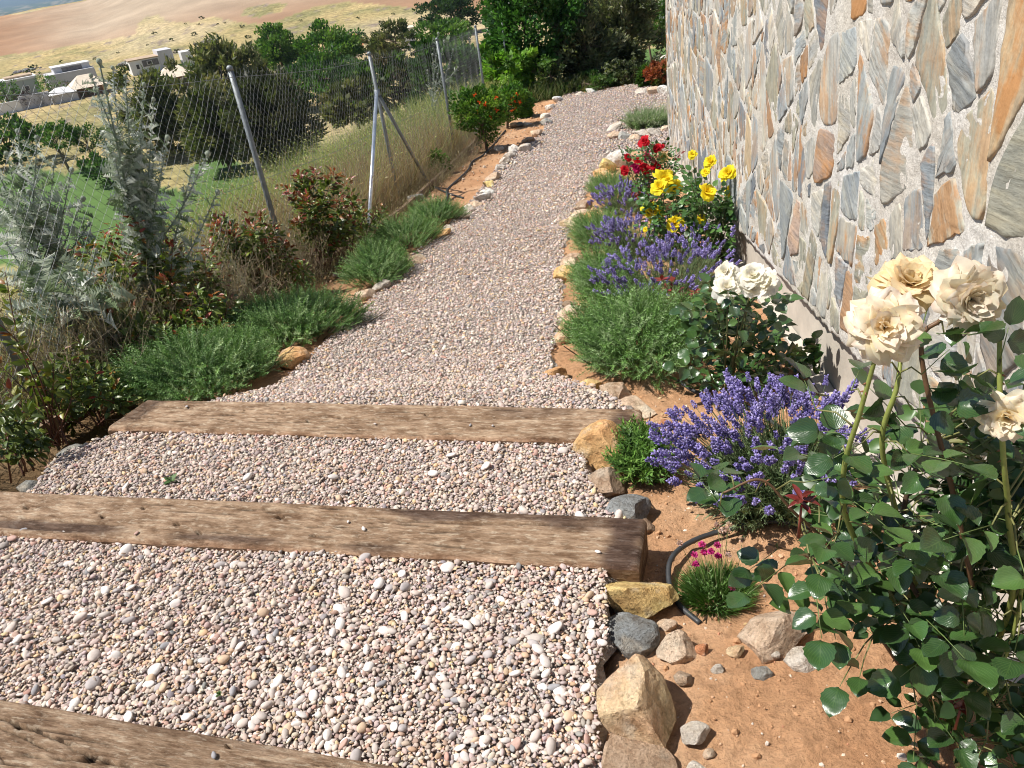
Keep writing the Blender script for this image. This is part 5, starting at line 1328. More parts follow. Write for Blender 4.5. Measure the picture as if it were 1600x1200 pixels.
# ================================================================== PLANTS BY THE PATH
M_NEED = leaf_mat('needle_foliage', .55, .2, .3)
def sprig_proto(n, L, nl, nw, spread=.9, curve=.25, r=None):
    """a leafy twig along +y of unit length, needle pairs up its sides; the third loc value is the height for shading variety"""
    r = r or rng
    t = np.linspace(.06, 1, n); ax = np.stack([0 * t, t, curve * t ** 2], 1)
    ang = np.arange(n) * 2.4 + r.random(n)
    side = np.stack([np.cos(ang), 0 * ang, np.sin(ang)], 1)
    D = unit(side * spread + np.array([0, 1.0, 0]) * r.uniform(.45, .9, n)[:, None])
    ln = nl * (1 - .45 * t ** 3) * r.uniform(.75, 1.2, n)
    X = unit(np.cross(D, side + [.1, .2, .3])) * nw
    V = np.concatenate([ax - X, ax + X, ax + D * ln[:, None]]); i = np.arange(n)
    T = np.stack([i, i + n, i + 2 * n], 1)
    st = np.array([(-.012, 0, 0), (.012, 0, 0), (0, 1, curve)], float)
    return np.concatenate([V, st]), np.concatenate([T, [[3 * n, 3 * n + 1, 3 * n + 2]]])
SPR = [sprig_proto(24, 1, .17, .017, curve=c) for c in (.1, .25, .4, .0)]
def tuft(u0, v0, u1, v1, H, n, L, cols, label, group, name='rosemary', cat='rosemary', lean=(0, 0), protos=None, sub=True, ub=None):
    uc = (u0 + u1) / 2 if ub is None else ub
    Pn = gp(uc, v1 - 4, .02); Pf = gp(uc, v0, .55 * H)
    d = dep((Pn + Pf) / 2)
    rx = (u1 - u0) / FPX * d / 2; ry = max(np.linalg.norm((Pf - Pn)[:2]) / 2, rx * .4)
    c = (Pn + Pf) / 2; c[2] = gz(c[1]) 
    t = thing(name, label, cat, c, group)
    mb = MB(); protos = protos or SPR
    k = n; a = rng.random(k) * 2 * pi; q = np.sqrt(rng.random(k)); out = np.stack([np.cos(a), np.sin(a), 0 * a], 1)
    wob = 1 + .14 * np.sin(3 * a + rng.random() * 6) + .1 * np.sin(5 * a + 2)
    top = H * np.sqrt(np.clip(1 - q ** 2 * .92, 0, 1))
    z = top * rng.uniform(.12, .82, k) ** .7
    sl = np.clip(1 - L * .6 / max(rx, .05), .4, .95)
    P = np.stack([out[:, 0] * q * rx * sl * wob, out[:, 1] * q * ry * sl * wob, z], 1)
    P[:, 2] += gz(c[1] + P[:, 1]) - gz(c[1])
    D = unit(out * (.25 + 1.0 * q[:, None]) + np.array([lean[0], lean[1], .95]) + rng.normal(0, .32, (k, 3)))
    s_ = L * rng.uniform(.6, 1.25, k)
    R = frames(D, rng.random(k) * 6.3) * s_[:, None, None]
    C0 = pick(cols, k) * (1 + .16 * rng.normal(size=(k, 1)))
    pi_ = rng.integers(0, len(protos), k)
    for j, pr in enumerate(protos):
        w = pi_ == j; nv = len(pr[0]); sh = rng.uniform(.8, 1.2, (1, nv, 1)); tipv = (pr[0][:, 1] > .8)[None, :, None]
        C = C0[w][:, None, :] * sh * np.where(tipv, 1.25, 1.0)
        mb.inst(pr, R[w], P[w], np.clip(C, .005, .8))
    # dark woody stems inside
    kk = 60; P0 = np.column_stack([rng.normal(0, rx * .3, kk), rng.normal(0, ry * .3, kk), np.full(kk, -.01)]); P0[:, 2] += gz(c[1] + P0[:, 1]) - gz(c[1])
    P1 = P0 * [1.6, 1.6, 1] + [0, 0, H * .5]; tubes(mb, P0, P1, .004, .0025, (.10, .075, .05), 4)
    mb.build('foliage', M_NEED, t); return t, c, rx, ry
RO = [(.095, .185, .045), (.12, .22, .055), (.07, .14, .035), (.16, .26, .09), (.20, .28, .13)]
ROL = [(.09, .18, .05), (.125, .225, .06), (.07, .14, .04), (.17, .27, .10), (.22, .30, .14)]
GRL = 'low rosemary tufts along the near left side of the path'
GRR = 'low rosemary tufts along the right bed'
tuft(165, 540, 442, 642, .27, 2400, .15, ROL, 'spreading rosemary mound reaching over the end of the long far sleeper', GRL)
tuft(340, 474, 564, 556, .26, 2000, .14, ROL, 'rosemary mound with the sharp orange stone at its edge', GRL)
tuft(538, 388, 640, 462, .26, 1300, .14, ROL, 'compact rosemary tuft beside the flat pale edging stone', GRL)
tuft(570, 352, 692, 402, .24, 1100, .14, ROL, 'wide rosemary tuft at the foot of the shiny fence brace', GRL)
tuft(632, 324, 724, 362, .22, 900, .14, ROL, 'smallest left rosemary tuft next to the bare soil strip with the dark hose', GRL)
tuft(884, 470, 1104, 616, .30, 2300, .14, RO, 'largest round rosemary bush at the near end of the right bed', GRR)
tuft(890, 402, 1000, 502, .24, 1100, .14, RO, 'second rosemary bush, between the largest one and the lavender', GRR)
tuft(888, 336, 986, 410, .22, 900, .14, RO, 'third rosemary bush leaning onto the gravel beside the purple lavender', GRR)
tuft(916, 274, 996, 334, .20, 700, .14, RO, 'smallest rosemary of the right bed under the red roses', GRR)

# lavender
FLO = []
for q in range(4):
    mb = MB(); k = 26; t = np.linspace(.05, 1, k) ** .9; a = np.arange(k) * 2.4
    rr_ = .20 * (1 - .55 * t) ; P = np.stack([np.cos(a) * rr_, t, np.sin(a) * rr_], 1)
    R = frames(unit(np.stack([np.cos(a), .9 + 0 * a, np.sin(a)], 1)), a) * (.15 * (1 - .3 * t))[:, None, None] * np.array([.8, 1.15, .8])[None, None]
    mb.inst(OCT0, R, P + rng.normal(0, .03, P.shape), pick([(.24, .20, .50), (.32, .27, .60), (.165, .13, .37), (.43, .37, .68), (.14, .12, .26)], k))
    FLO.append(mb)
M_LAVF = leaf_mat('lavender_floret', .7, .2, .2)
FLM = [f.data('flower_spike', M_LAVF, smooth=False) for f in FLO]
def flo_proto(f): return np.concatenate(f.V), np.concatenate(f.T), np.concatenate(f.C)
def lavender(u0, v0, u1, v1, H, n, sl, label, lean=(0, 0), group='lavender clumps in the right bed', single=0, base=None, foliage=700, fcol=None, dome=1.0, rxs=.5, spike=.042, heads=True):
    uc = (u0 + u1) / 2
    Pn = gp(uc, v1, .03); Pf = gp(uc, v0, H)
    if base is not None: c = gp(*base)
    else: c = (Pn + Pf) / 2
    c[2] = gz(c[1]); d = dep(c)
    rx = (u1 - u0) / FPX * d / 2
    t = thing('lavender', label, 'lavender', c, group)
    k = n; a = rng.random(k) * 2 * pi; q = np.sqrt(rng.random(k)) * dome
    D = unit(np.stack([np.cos(a) * q * 1.05 + lean[0], np.sin(a) * q * 1.05 + lean[1], np.full(k, .9)], 1) + rng.normal(0, .07, (k, 3)))
    P0 = np.stack([np.cos(a) * q * rx * rxs, np.sin(a) * q * rx * rxs * .8, rng.uniform(.02, .08, k)], 1)
    Ls = sl * rng.uniform(.7, 1.1, k); P1 = P0 + D * Ls[:, None]; P1[:, 2] -= .08 * Ls * q
    mb = MB(); gc = np.asarray(fcol or [(.16, .22, .10), (.22, .28, .14), (.12, .18, .08)], float)
    tubes(mb, P0, P1, .0016, .001, pick(gc, k), 3)
    kf = foliage; a2 = rng.random(kf) * 2 * pi; q2 = np.sqrt(rng.random(kf))
    PF = np.stack([np.cos(a2) * q2 * rx * rxs * 1.05, np.sin(a2) * q2 * rx * rxs * .9, rng.uniform(.01, sl * .28, kf)], 1)
    DF = unit(np.stack([np.cos(a2) * q2 * 1.0 + lean[0], np.sin(a2) * q2 + lean[1], np.full(kf, .8)], 1) + rng.normal(0, .3, (kf, 3)))
    R = frames(DF, rng.random(kf) * 6) * (sl * rng.uniform(.28, .5, kf))[:, None, None]
    pr = sprig_proto(16, 1, .36, .022, spread=.5, curve=.08); mb.inst(pr, R, PF, pick(gc * .85, kf) * (1 + .15 * rng.normal(size=(kf, 1))))
    mb.build('foliage', M_NEED, t)
    if heads:
        S_ = spike * rng.uniform(.7, 1.35, k); Rr = frames(unit(D + rng.normal(0, .12, D.shape)), rng.random(k) * 6) * S_[:, None, None]
        mb = MB()
        for j in range(k):
            f = FLO[j % 4]
            if j < single:
                o = link('flower_spike', FLM[j % 4], t)
                o.matrix_local = Matrix([[*Rr[j][0], P1[j][0]], [*Rr[j][1], P1[j][1]], [*Rr[j][2], P1[j][2]], [0, 0, 0, 1]])
        for m_ in range(4):
            ix = np.arange(single, k); ix = ix[ix % 4 == m_]
            if len(ix):
                V, T, C = flo_proto(FLO[m_]); mb.inst((V, T), Rr[ix], P1[ix], np.clip(C[None] * (1 + .18 * rng.normal(size=(len(ix), 1, 1))), .01, .9))
        if mb.n: mb.build('flower_spikes', M_LAVF, t, kind='stuff')
    return t
lavender(1056, 625, 1280, 800, .34, 290, .32, 'big near lavender full of violet spikes beside the daisy clump', lean=(-.36, .10), single=300, base=(1206, 780), foliage=1500, dome=.86, rxs=.6, spike=.045)
lavender(962, 396, 1118, 470, .32, 240, .27, 'wide dark violet lavender behind the white roses', lean=(-.1, 0), foliage=500, rxs=.8)
lavender(956, 338, 1024, 405, .30, 180, .26, 'violet lavender directly below the yellow roses', lean=(-.1, 0), foliage=350, rxs=.8)
lavender(944, 285, 1014, 332, .30, 170, .24, 'small violet lavender just under the red roses', lean=(-.1, 0), foliage=260, rxs=.8)
lavender(1068, 372, 1104, 420, .34, 50, .30, 'few lavender stems in the shade under the yellow roses by the wall', foliage=80, rxs=.8)
lavender(978, 150, 1046, 210, .40, 260, .44, 'pale green far lavender tuft with hardly any colour at the wall corner', foliage=800, rxs=.7, heads=False, fcol=[(.30, .38, .20), (.22, .33, .12), (.46, .50, .34)], group=None)

# daisy clump
t, c, rx, ry = tuft(946, 664, 1052, 776, .13, 520, .075, [(.07, .15, .025), (.10, .20, .035), (.05, .11, .02), (.14, .24, .05)], 'low bright green daisy clump behind the orange boulder', None, 'daisy_plant', 'daisy plant', protos=[sprig_proto(12, 1, .42, .05, spread=.8, curve=c_) for c_ in (.1, .3)])
def daisy(P, r, parent, open_=True):
    mb = MB(); k = 13; a = np.arange(k) / k * 2 * pi
    pet = (np.array([(0, .15, 0), (-.13, .6, .03), (.13, .6, .03), (0, 1, 0)], float), np.array([(0, 2, 1), (1, 2, 3)]))
    R = np.stack([np.stack([np.cos(a), -np.sin(a), 0 * a], 1), np.stack([np.sin(a), np.cos(a), 0 * a], 1), np.tile([0, 0, 1.0], (k, 1))], 1) * r
    mb.inst(pet, R, np.zeros((k, 3)), jit((.78, .76, .72), k, .05, .02)); mb.add(ICO1[0] * [r * .22, r * .22, r * .12] + [0, 0, .002], ICO1[1], (.45, .36, .30))
    o = mb.build('flower', M_FLOW, parent); o.location = P; o.rotation_euler = (-.35, -.15, .3); return o
for (u, v, r, dd) in [(1004, 694, .019, 0), (1008, 706, .008, .0), (985, 690, .006, 0), (1024, 684, .006, 0)]:
    P = atd(u, v, dep(c) - .01 + .0); P = P - c; daisy(P + [0, 0, .0], r, t)

# pink thrift
t, c, rx, ry = tuft(1062, 886, 1176, 962, .06, 60, .05, RO, 'pink-flowered thrift tuft ringed by the black hose', None, 'thrift', 'thrift', protos=[sprig_proto(8, 1, .3, .03)])
mb = MB(); k = 2600; a = rng.random(k) * 2 * pi; q = np.sqrt(rng.random(k)); out = np.stack([np.cos(a) * rx, np.sin(a) * ry, 0 * a], 1) * q[:, None] * .8
D = unit(np.stack([np.cos(a) * q, np.sin(a) * q, np.full(k, .8)], 1) + rng.normal(0, .15, (k, 3))); L_ = rng.uniform(.04, .075, k)
R = frames(D, rng.random(k) * 6) * L_[:, None, None] * np.array([.12, 1, 1])[None, None]
mb.inst(LEAF1, R, out + [0, 0, .0] + np.array([0, 0, .02]) * (1 - q[:, None]), jit((.075, .15, .03), k, .28)); mb.build('grass_cushion', M_NEED, t)
def pom(P, foot, r, cols, parent):
    mb = MB(); k = 70; D = rdir(k); D[:, 2] = np.abs(D[:, 2]) * 1.1 - .25; D = unit(D)
    mb.inst(LEAFQ, frames(D, rng.random(k) * 6) * (r * .75), D * r * .35, jit(pick(cols, 1)[0], k, .22)); mb.add(ICO1[0] * r * .6, ICO1[1], np.array(cols[0]) * .6)
    o = mb.build('flower', M_FLOW, parent); o.location = P
    V, T = tube(catmull([foot - P, (foot - P) * .5 + [.004, 0, .004], (0, 0, -r * .5)], 4), .0009, 5); MB().add(V, T, (.22, .24, .10)).build('stalk', M_NEED, o)
PK = [(.62, .05, .30), (.70, .09, .38)]; PW = [(.55, .38, .34), (.60, .44, .38)]
for (u, v, w) in [(1097, 851, 0), (1121, 852, 0), (1085, 867, 0), (1100, 864, 0), (1111, 862, 0), (1122, 869, 0), (1087, 882, 0), (1156, 896, 0), (1144, 918, 0), (1121, 820, 1), (1128, 829, 1), (1136, 828, 1), (1160, 844, 1), (1138, 867, 1), (1063, 849, 1), (1133, 916, 1), (1139, 820, 1), (1152, 900, 1)]:
    dd = dep(c) - .02 + rng.uniform(-.05, .02)
    P = atd(u, v, dd) - c
    pom(P, np.array([np.clip(P[0] * .5, -rx * .6, rx * .6), P[1] * .2 * 0 + rng.normal(0, ry * .3), .01]), .0115 if not w else .010, PW if w else PK, t)

# ------------------------------------------------------------------ roses
M_ROSEL = leaf_mat('rose_leaf', .27, .10, .75, objvar=.35, veins=True)
M_ROSEJ = leaf_mat('rose_foliage', .38, .18, .5)
M_CANE = attr_mat('rose_cane', .5, .4, 60, .8, 1.2, 0)
M_PETAL = leaf_mat('rose_petal', .6, .42, .15, tcol=(1.05, 1.0, .9))
def leaf_grid(nx=5, ny=8, w=.40, fold=.16, droop=.18, serr=.0, tipx=1.0, twist=0.0, wav=.0):
    X, Y, T = gridmesh(np.linspace(-1, 1, nx), np.linspace(0, 1, ny))
    prof = np.sin(pi * np.clip(Y, 0, 1) ** .82) ** .72
    prof = prof * (1 - .12 * Y)
    e = (np.abs(X) > .99) * serr * np.where((np.round(Y * (ny - 1)) % 2) == 0, 1, -1)
    x = X * w * prof * (1 + e); z = fold * np.abs(x) * 1.6 - droop * Y ** 2 + wav * np.sin(Y * 9 + X * 2) * .5
    x = x + twist * Y * Y
    return np.stack([x, Y, z], 1), T, np.stack([X, Y, 0 * X], 1)
LG = [leaf_grid(5, 11, .45, f, d, .05, wav=w_, twist=tw) for f, d, w_, tw in ((.12, .12, .03, .03), (.28, .22, .02, -.05), (.05, .30, .05, .0), (.40, .05, .03, .06), (.18, -.06, .04, -.03))]
M_ROSEL.node_tree.nodes['Principled BSDF'].inputs['Coat Weight'].default_value = .35; M_ROSEL.node_tree.nodes['Principled BSDF'].inputs['Coat Roughness'].default_value = .3
def leafmeshes(name, mat, cols):
    out = []
    for cidx, cc in enumerate(cols):
        for g in LG:
            V, T, U = g; v = np.ones((len(V), 1)); out.append(MB().add(V, T, np.asarray(cc) * v, U).data(name, mat))
    return out
ROSE_G = [(.031, .076, .018), (.040, .092, .022), (.026, .062, .018), (.060, .122, .028)]
LM_ROSE = leafmeshes('leaf', M_ROSEL, ROSE_G)
LM_YOUNG = leafmeshes('leaf', M_ROSEL, [(.18, .18, .05), (.14, .10, .035)])
LM_RED = leafmeshes('leaf', M_ROSEL, [(.14, .012, .014), (.20, .02, .02)])
def put_leaf(parent, mesh, P, D, Nn, s, wscale=1.0, label=None):
    D = unit(D); Z = unit(Nn - D * np.dot(Nn, D)); X = np.cross(D, Z)
    o = link('leaf', mesh, parent)
    R = np.stack([X * s * wscale, D * s, Z * s], 1)
    o.matrix_local = Matrix([[*R[0], P[0]], [*R[1], P[1]], [*R[2], P[2]], [0, 0, 0, 1]])
    if label: o['label'] = label
    return o
def compound(parent, org, A, D, s, meshes, n=5, stalk=None, up=None, rr=rng, cols=(.12, .17, .05), single=True, jm=None):
    """a rose leaf: rachis from A along D with n leaflets"""
    D = unit(D); up = unit(np.array([0, 0, 1.0]) + rr.normal(0, .35, 3) - .25 * cF if up is None else up)
    Z = unit(up - D * np.dot(up, D)); X = np.cross(D, Z)
    L = s * (1.15 if n <= 3 else 2.0)
    if stalk is not None:
        V, T = tube([A - org, A + D * L * .55 - Z * L * .02 - org, A + D * L - Z * L * .06 - org], [.0011, .0009, .0006], 4); stalk.add(V, T, cols)
    prs = [(1.0, 0)] + ([(.62, 1), (.62, -1)] if n >= 3 else []) + ([(.22, 1), (.22, -1)] if n >= 5 else [])
    for (f, sd) in prs:
        ss = s * (1.0 if sd == 0 else (.92 if f > .5 else .72)) * rr.uniform(.85, 1.12)
        q = A + D * L * f - Z * L * .05 * f
        dd = unit(D * (1 if sd == 0 else .35) + X * sd * 1.0 + rr.normal(0, .12, 3) - Z * .1)
        nn = Z + rr.normal(0, .22, 3) + X * sd * .1
        q = q + dd * .004
        xw = W0[0] + (q + dd * ss)[1] * .155
        if (q + dd * ss)[0] > xw - .02: q = q - [(q + dd * ss)[0] - xw + .03, 0, 0]
        if single: put_leaf(parent, meshes[rr.integers(0, len(meshes))], q - org, dd, nn, ss)
        else:
            g = LGS[rr.integers(0, len(LGS))]; Zz = unit(nn - dd * np.dot(nn, dd)); Xx = np.cross(dd, Zz)
            jm.inst(g, (np.stack([Xx, dd, Zz], 1) * ss)[None], (q - org)[None], (pick(meshes, 1)[0] * rr.uniform(.8, 1.25))[None])
LGS = [leaf_grid(3, 5, .40, f, d) for f, d in ((.15, .15), (.3, .25), (.1, -.05))]

def petal(R_, w, cup, ruff, rr, lean, base_c, edge_c, tipc=None):
    """one petal standing at the flower centre: opens outward by lean, length R_"""
    nx, ny = 9, 8
    X, Y, T = gridmesh(np.linspace(-1, 1, nx), np.linspace(0, 1, ny))
    prof = (np.sin(pi * (.10 + .62 * Y)) ** .8) * w
    ph = rr.random(3) * 6
    x = X * prof; l = Y * (1 - .10 * X ** 2 + .05 * np.sin(X * 5 + ph[0]))
    ang = lean * (.55 + .65 * Y)                       # angle from the axis
    # integrate the curve outward
    rad = l * np.sin(ang); hgt = l * np.cos(ang)
    cupz = cup * (x ** 2)
    ruf = ruff * Y ** 2 * (np.sin(X * 6 + ph[1]) + .6 * np.sin(X * 11 + ph[2]))
    out = rad - cupz * np.cos(ang) + ruf * .7; up_ = hgt + cupz * np.sin(ang) * .9 + ruf * .5
    V = np.stack([x, out, up_], 1) * R_
    m_ = np.clip(Y * .9 + .25 * np.abs(X) - .15, 0, 1)[:, None] ** 1.4
    C = np.asarray(base_c) * (1 - m_) + np.asarray(edge_c) * m_
    if tipc is not None:
        q = np.clip((np.maximum(Y, np.abs(X) * Y) - .86) / .14, 0, 1)[:, None] * (.5 + .5 * np.sin(X * 9 + ph[0]))[:, None]; C = C * (1 - .7 * q) + np.asarray(tipc) * .7 * q
    C = C * rr.uniform(.92, 1.05) * np.array([1, rr.uniform(.96, 1.0), rr.uniform(.86, 1.0)])
    return V, T, np.clip(C, 0, .92), np.stack([X, Y, 0 * X], 1)
def rose_flower(parent, org, C_, axis, R_, n, base_c, edge_c, tipc, single=True, droopy=0.0, seed=0, sepals=True):
    rr = np.random.default_rng(seed)
    fl = link('flower', None, parent); fl.location = C_ - org
    ax = unit(axis); fr = frames(ax[None])[0]; M3 = np.stack([fr[:, 0], -fr[:, 2], fr[:, 1]], 1)   # z axis of the flower = ax
    mb = MB()
    for k in range(n):
        f = (k + .5) / n
        lean = .12 + 1.28 * f ** .85 + rr.normal(0, .12) + droopy * f * .35
        rl = R_ * (.62 + .46 * f) * rr.uniform(.88, 1.1)
        V, T, C, U = petal(rl, .42 + .22 * f, .9 * (1 - .55 * f), .055 + .05 * f + .03 * droopy, rr, lean, base_c, np.asarray(edge_c) * (1 - .1 * (1 - f)), tipc)
        a = k * 2.399 + rr.normal(0, .25); c_, s_ = cos(a), sin(a)
        Rz = np.array([[c_, -s_, 0], [s_, c_, 0], [0, 0, 1]])
        V = (V - [0, 0, R_ * .38]) @ Rz.T @ M3.T
        if single: MB().add(V, T, C, U).build('petal', M_PETAL, fl)
        else: mb.add(V, T, C, U)
    if not single: mb.build('petals', M_PETAL, fl)
    mb = MB(); V = ICO1[0] * R_ * [.16, .16, .2] - [0, 0, R_ * .42]; mb.add(V @ M3.T, ICO1[1], (.12, .16, .05))
    if sepals:
        k = 5; a = np.arange(k) / k * 6.28; D = np.stack([np.cos(a), np.sin(a), -.3 + 0 * a], 1) @ M3.T; mb.inst(LEAFQ, frames(D, None, tuple(ax)) * R_ * .5, np.tile(-ax * R_ * .42, (k, 1)), np.tile([.09, .14, .04], (k, 1)))
    mb.build('calyx', M_ROSEJ, fl)
    return fl
def thorns(mb, path, n, rr, s_=.006):
    for _ in range(n):
        i = rr.integers(1, len(path) - 1); d = unit(path[i + 1] - path[i]); o = unit(np.cross(d, rdir(1, rr)[0]))
        mb.inst((OCT0[0] * [.25, 1, .35], OCT0[1]), (frames(unit(o - d * .5)[None]) * s_), (path[i] + o * s_ * .8)[None], np.array([[.20, .08, .04]]))

# --- the big cream rose bush in front of the wall
RB = gp(1490, 1130); org = RB.copy(); RB_D = dep(RB)
bush = thing('rose_bush', 'tall cream-flowered rose bush with glossy dark leaves in front of the stone wall', 'rose bush', RB, 'rose bushes in the right bed')
rr = np.random.default_rng(11)
FL = [(1385, 510, 1.10, .054, (-.25, -.75, .45)), (1424, 434, 1.22, .055, (-.1, -.45, .95)), (1524, 470, 1.14, .055, (-.1, -.9, .25)), (1572, 655, 1.10, .040, (-.5, -.7, .2))]
CREAM_B = (.90, .75, .48); CREAM_E = (.92, .90, .82); TAN = (.66, .42, .22)
for k, (u, v, d, R_, ax) in enumerate(FL):
    C_ = atd(u, v, d)
    f = rose_flower(bush, org, C_, np.array(ax), R_ * 0.96, 36 if k < 3 else 24, CREAM_B if k != 2 else (.82, .70, .52), CREAM_E if k != 1 else (.86, .76, .54), TAN if k == 1 else (.66, .44, .32), droopy=1.0 if k == 0 else .5, seed=40 + k)
    f['label'] = ['drooping cream rose with pink-tinged petals', 'yellowed topmost cream rose with curled tan edges', 'large white-cream rose facing the camera', 'wilting cream rose low at the frame edge'][k]
stalk = MB()
def cane(pts, r0, r1, col, th=10):
    P = [RB + [0, 0, -.03] if p is None else atd(*p) for p in pts]; Q = catmull([p - org for p in P], 7)
    V, T = tube(Q, np.linspace(r0, r1, len(Q)), 8); mb = MB(); mb.add(V, T, col); thorns(mb, Q, th, rr, .0055); mb.build('cane', M_CANE, bush); return Q + org
GC, BC = (.22, .25, .06), (.13, .07, .035)
canes = [cane([None, (1420, 990, 1.50), (1330, 830, 1.36), (1318, 740, 1.26), (1345, 640, 1.18), (1372, 545, 1.12)], .0062, .0032, GC, 16),
         cane([None, (1440, 940, 1.50), (1400, 800, 1.36), (1378, 690, 1.27), (1400, 610, 1.22), (1408, 560, 1.22), (1424, 470, 1.23)], .0060, .003, GC, 14),
         cane([None, (1520, 980, 1.42), (1500, 820, 1.30), (1440, 560, 1.22), (1470, 500, 1.19), (1515, 480, 1.16)], .0058, .0028, BC, 12),
         cane([None, (1575, 960, 1.35), (1575, 800, 1.22), (1568, 720, 1.16), (1562, 600, 1.13), (1562, 520, 1.12)], .0055, .0032, GC, 18),
         cane([None, (1400, 1010, 1.52), (1300, 860, 1.42), (1240, 800, 1.36), (1190, 750, 1.34), (1130, 770, 1.34)], .0045, .0018, BC, 8),
         cane([None, (1470, 1000, 1.5), (1410, 880, 1.45), (1420, 760, 1.4), (1460, 690, 1.35)], .0060, .004, (.08, .05, .03), 8),
         cane([None, (1420, 1060, 1.5), (1350, 960, 1.46), (1280, 880, 1.42), (1200, 850, 1.40)], .0045, .0018, BC, 6),
         cane([None, (1540, 1080, 1.42), (1580, 1000, 1.35), (1600, 900, 1.28)], .005, .003, GC, 6),
         cane([None, (1450, 1090, 1.55), (1430, 1060, 1.5)], .004, .002, BC, 3), cane([None, (1490, 1150, 1.5), (1500, 1165, 1.45)], .004, .002, BC, 3)]
allc = np.concatenate(canes)
backm = MB()
def cluster(u, v, d, n, s_, meshes, rr=rr, single=True):
    A = atd(u, v, d); xw = W0[0] + A[1] * .155 - .05
    if A[0] > xw: A[0] = xw
    g = gz(A[1]) + .03
    if A[2] < g: A[2] = g
    dist = np.linalg.norm(allc - A, axis=1); q = allc[np.argmin(dist)]
    D = A - q + rr.normal(0, .02, 3); D[2] += .015
    st = A - unit(D) * .0
    V, T = tube([q - org, (q + A) / 2 - org + [0, 0, .012], A - org], [.0018, .0015, .0012], 5); stalk.add(V, T, (.17, .17, .06))
    if single: compound(bush, org, A, D, s_, meshes, n, stalk, rr=rr)
    else: compound(bush, org, A, D, s_, meshes, n, stalk, rr=rr, single=False, jm=backm)
HAND = [(1125, 790, 1.34, 3), (1180, 770, 1.36, 3), (1140, 745, 1.36, 3), (1215, 858, 1.40, 3), (1232, 880, 1.42, 5), (1275, 900, 1.42, 5), (1300, 960, 1.44, 5), (1330, 985, 1.44, 3), (1290, 870, 1.40, 5), (1320, 905, 1.38, 5), (1275, 640, 1.24, 3), (1330, 610, 1.20, 1), (1310, 700, 1.26, 3), (1345, 680, 1.25, 3), (1425, 640, 1.20, 3), (1440, 585, 1.2, 3), (1380, 570, 1.2, 1), (1560, 570, 1.12, 3), (1525, 590, 1.14, 3), (1475, 520, 1.19, 3), (1450, 480, 1.22, 1), (1395, 690, 1.26, 5), (1480, 620, 1.22, 3),
        (1350, 1030, 1.42, 3), (1330, 1040, 1.42, 1), (1400, 940, 1.35, 5), (1450, 870, 1.30, 5), (1550, 820, 1.18, 5), (1590, 860, 1.16, 3), (1440, 1000, 1.38, 5), (1560, 1040, 1.30, 5), (1580, 1100, 1.3, 3), (1500, 900, 1.26, 5), (1380, 880, 1.36, 5)]
for (u, v, d, n) in HAND: cluster(u, v, d, n, rr.uniform(.046, .057), LM_ROSE)
MASS = [(1245, 760), (1310, 700), (1390, 640), (1470, 640), (1640, 600), (1680, 1230), (1480, 1190), (1430, 1130), (1380, 1050), (1315, 1020), (1280, 930), (1255, 850), (1240, 800)]
pts = []
tries = 0
while len(pts) < 60 and tries < 6000:
    tries += 1; u, v = rr.uniform(1230, 1640), rr.uniform(600, 1230)
    if not inpoly(np.array([u]), np.array([v]), MASS)[0]: continue
    if any((u - a) ** 2 + (v - b_) ** 2 < 34 ** 2 for a, b_ in pts): continue
    pts.append((u, v))
for (u, v) in pts:
    d = np.interp(v, [600, 800, 1000, 1180], [1.24, 1.30, 1.36, 1.44]) + rr.uniform(-.08, .16) - .05 * (u > 1520)
    young = v > 1110 and u < 1560 and rr.random() < .5
    cluster(u, v, d, int(rr.choice([3, 5, 5])), rr.uniform(.047, .059), LM_YOUNG if young else LM_ROSE)
DEEPM = [(1340, 740), (1420, 660), (1640, 610), (1680, 1230), (1490, 1200), (1440, 1110), (1380, 1010), (1320, 940), (1290, 840)]
k_ = 0
while k_ < 230:
    u, v = rr.uniform(1240, 1650), rr.uniform(640, 1230)
    if not inpoly(np.array([u]), np.array([v]), DEEPM)[0]: continue
    if v < 800 and u < 1400 and rr.random() < .35: continue
    k_ += 1; cluster(u, v, np.interp(v, [600, 800, 1000, 1180], [1.38, 1.45, 1.5, 1.55]) + rr.uniform(-.05, .12) - .14 * (u > 1500), 5, rr.uniform(.038, .05), ROSE_G, single=False)
backm.build('leaves', M_ROSEJ, bush, kind='stuff')
# red shoot, low young leaves
for (u, v, d, k_) in [(1252, 790, 1.30, 9), (1500, 1110, 1.40, 7)]:
    A = atd(u, v, d)
    V, T = tube([A - org + [0, 0, -.07], A - org], [.0028, .002], 6); stalk.add(V, T, (.22, .05, .03))
    for j in range(k_):
        a = j * 2.4; put_leaf(bush, LM_RED[rr.integers(0, len(LM_RED))], A - org + [0, 0, .002 * j], np.array([cos(a), sin(a) * .7, .35 + rr.normal(0, .3)]), np.array([-cos(a) * .3, -sin(a) * .3, 1.0]), rr.uniform(.022, .034), .42, 'dark red young leaf')
for (u, v) in [(1445, 1180), (1475, 1165), (1510, 1170), (1545, 1160), (1460, 1195)]:
    P = gp(u, v) + [0, 0, .04]; compound(bush, org, P, np.array([rr.normal(), rr.normal(), .1]), .03, LM_YOUNG if v < 1180 else LM_ROSE, 3, stalk, rr=rr)
stalk.build('leaf_stalks', M_CANE, bush, kind='stuff')

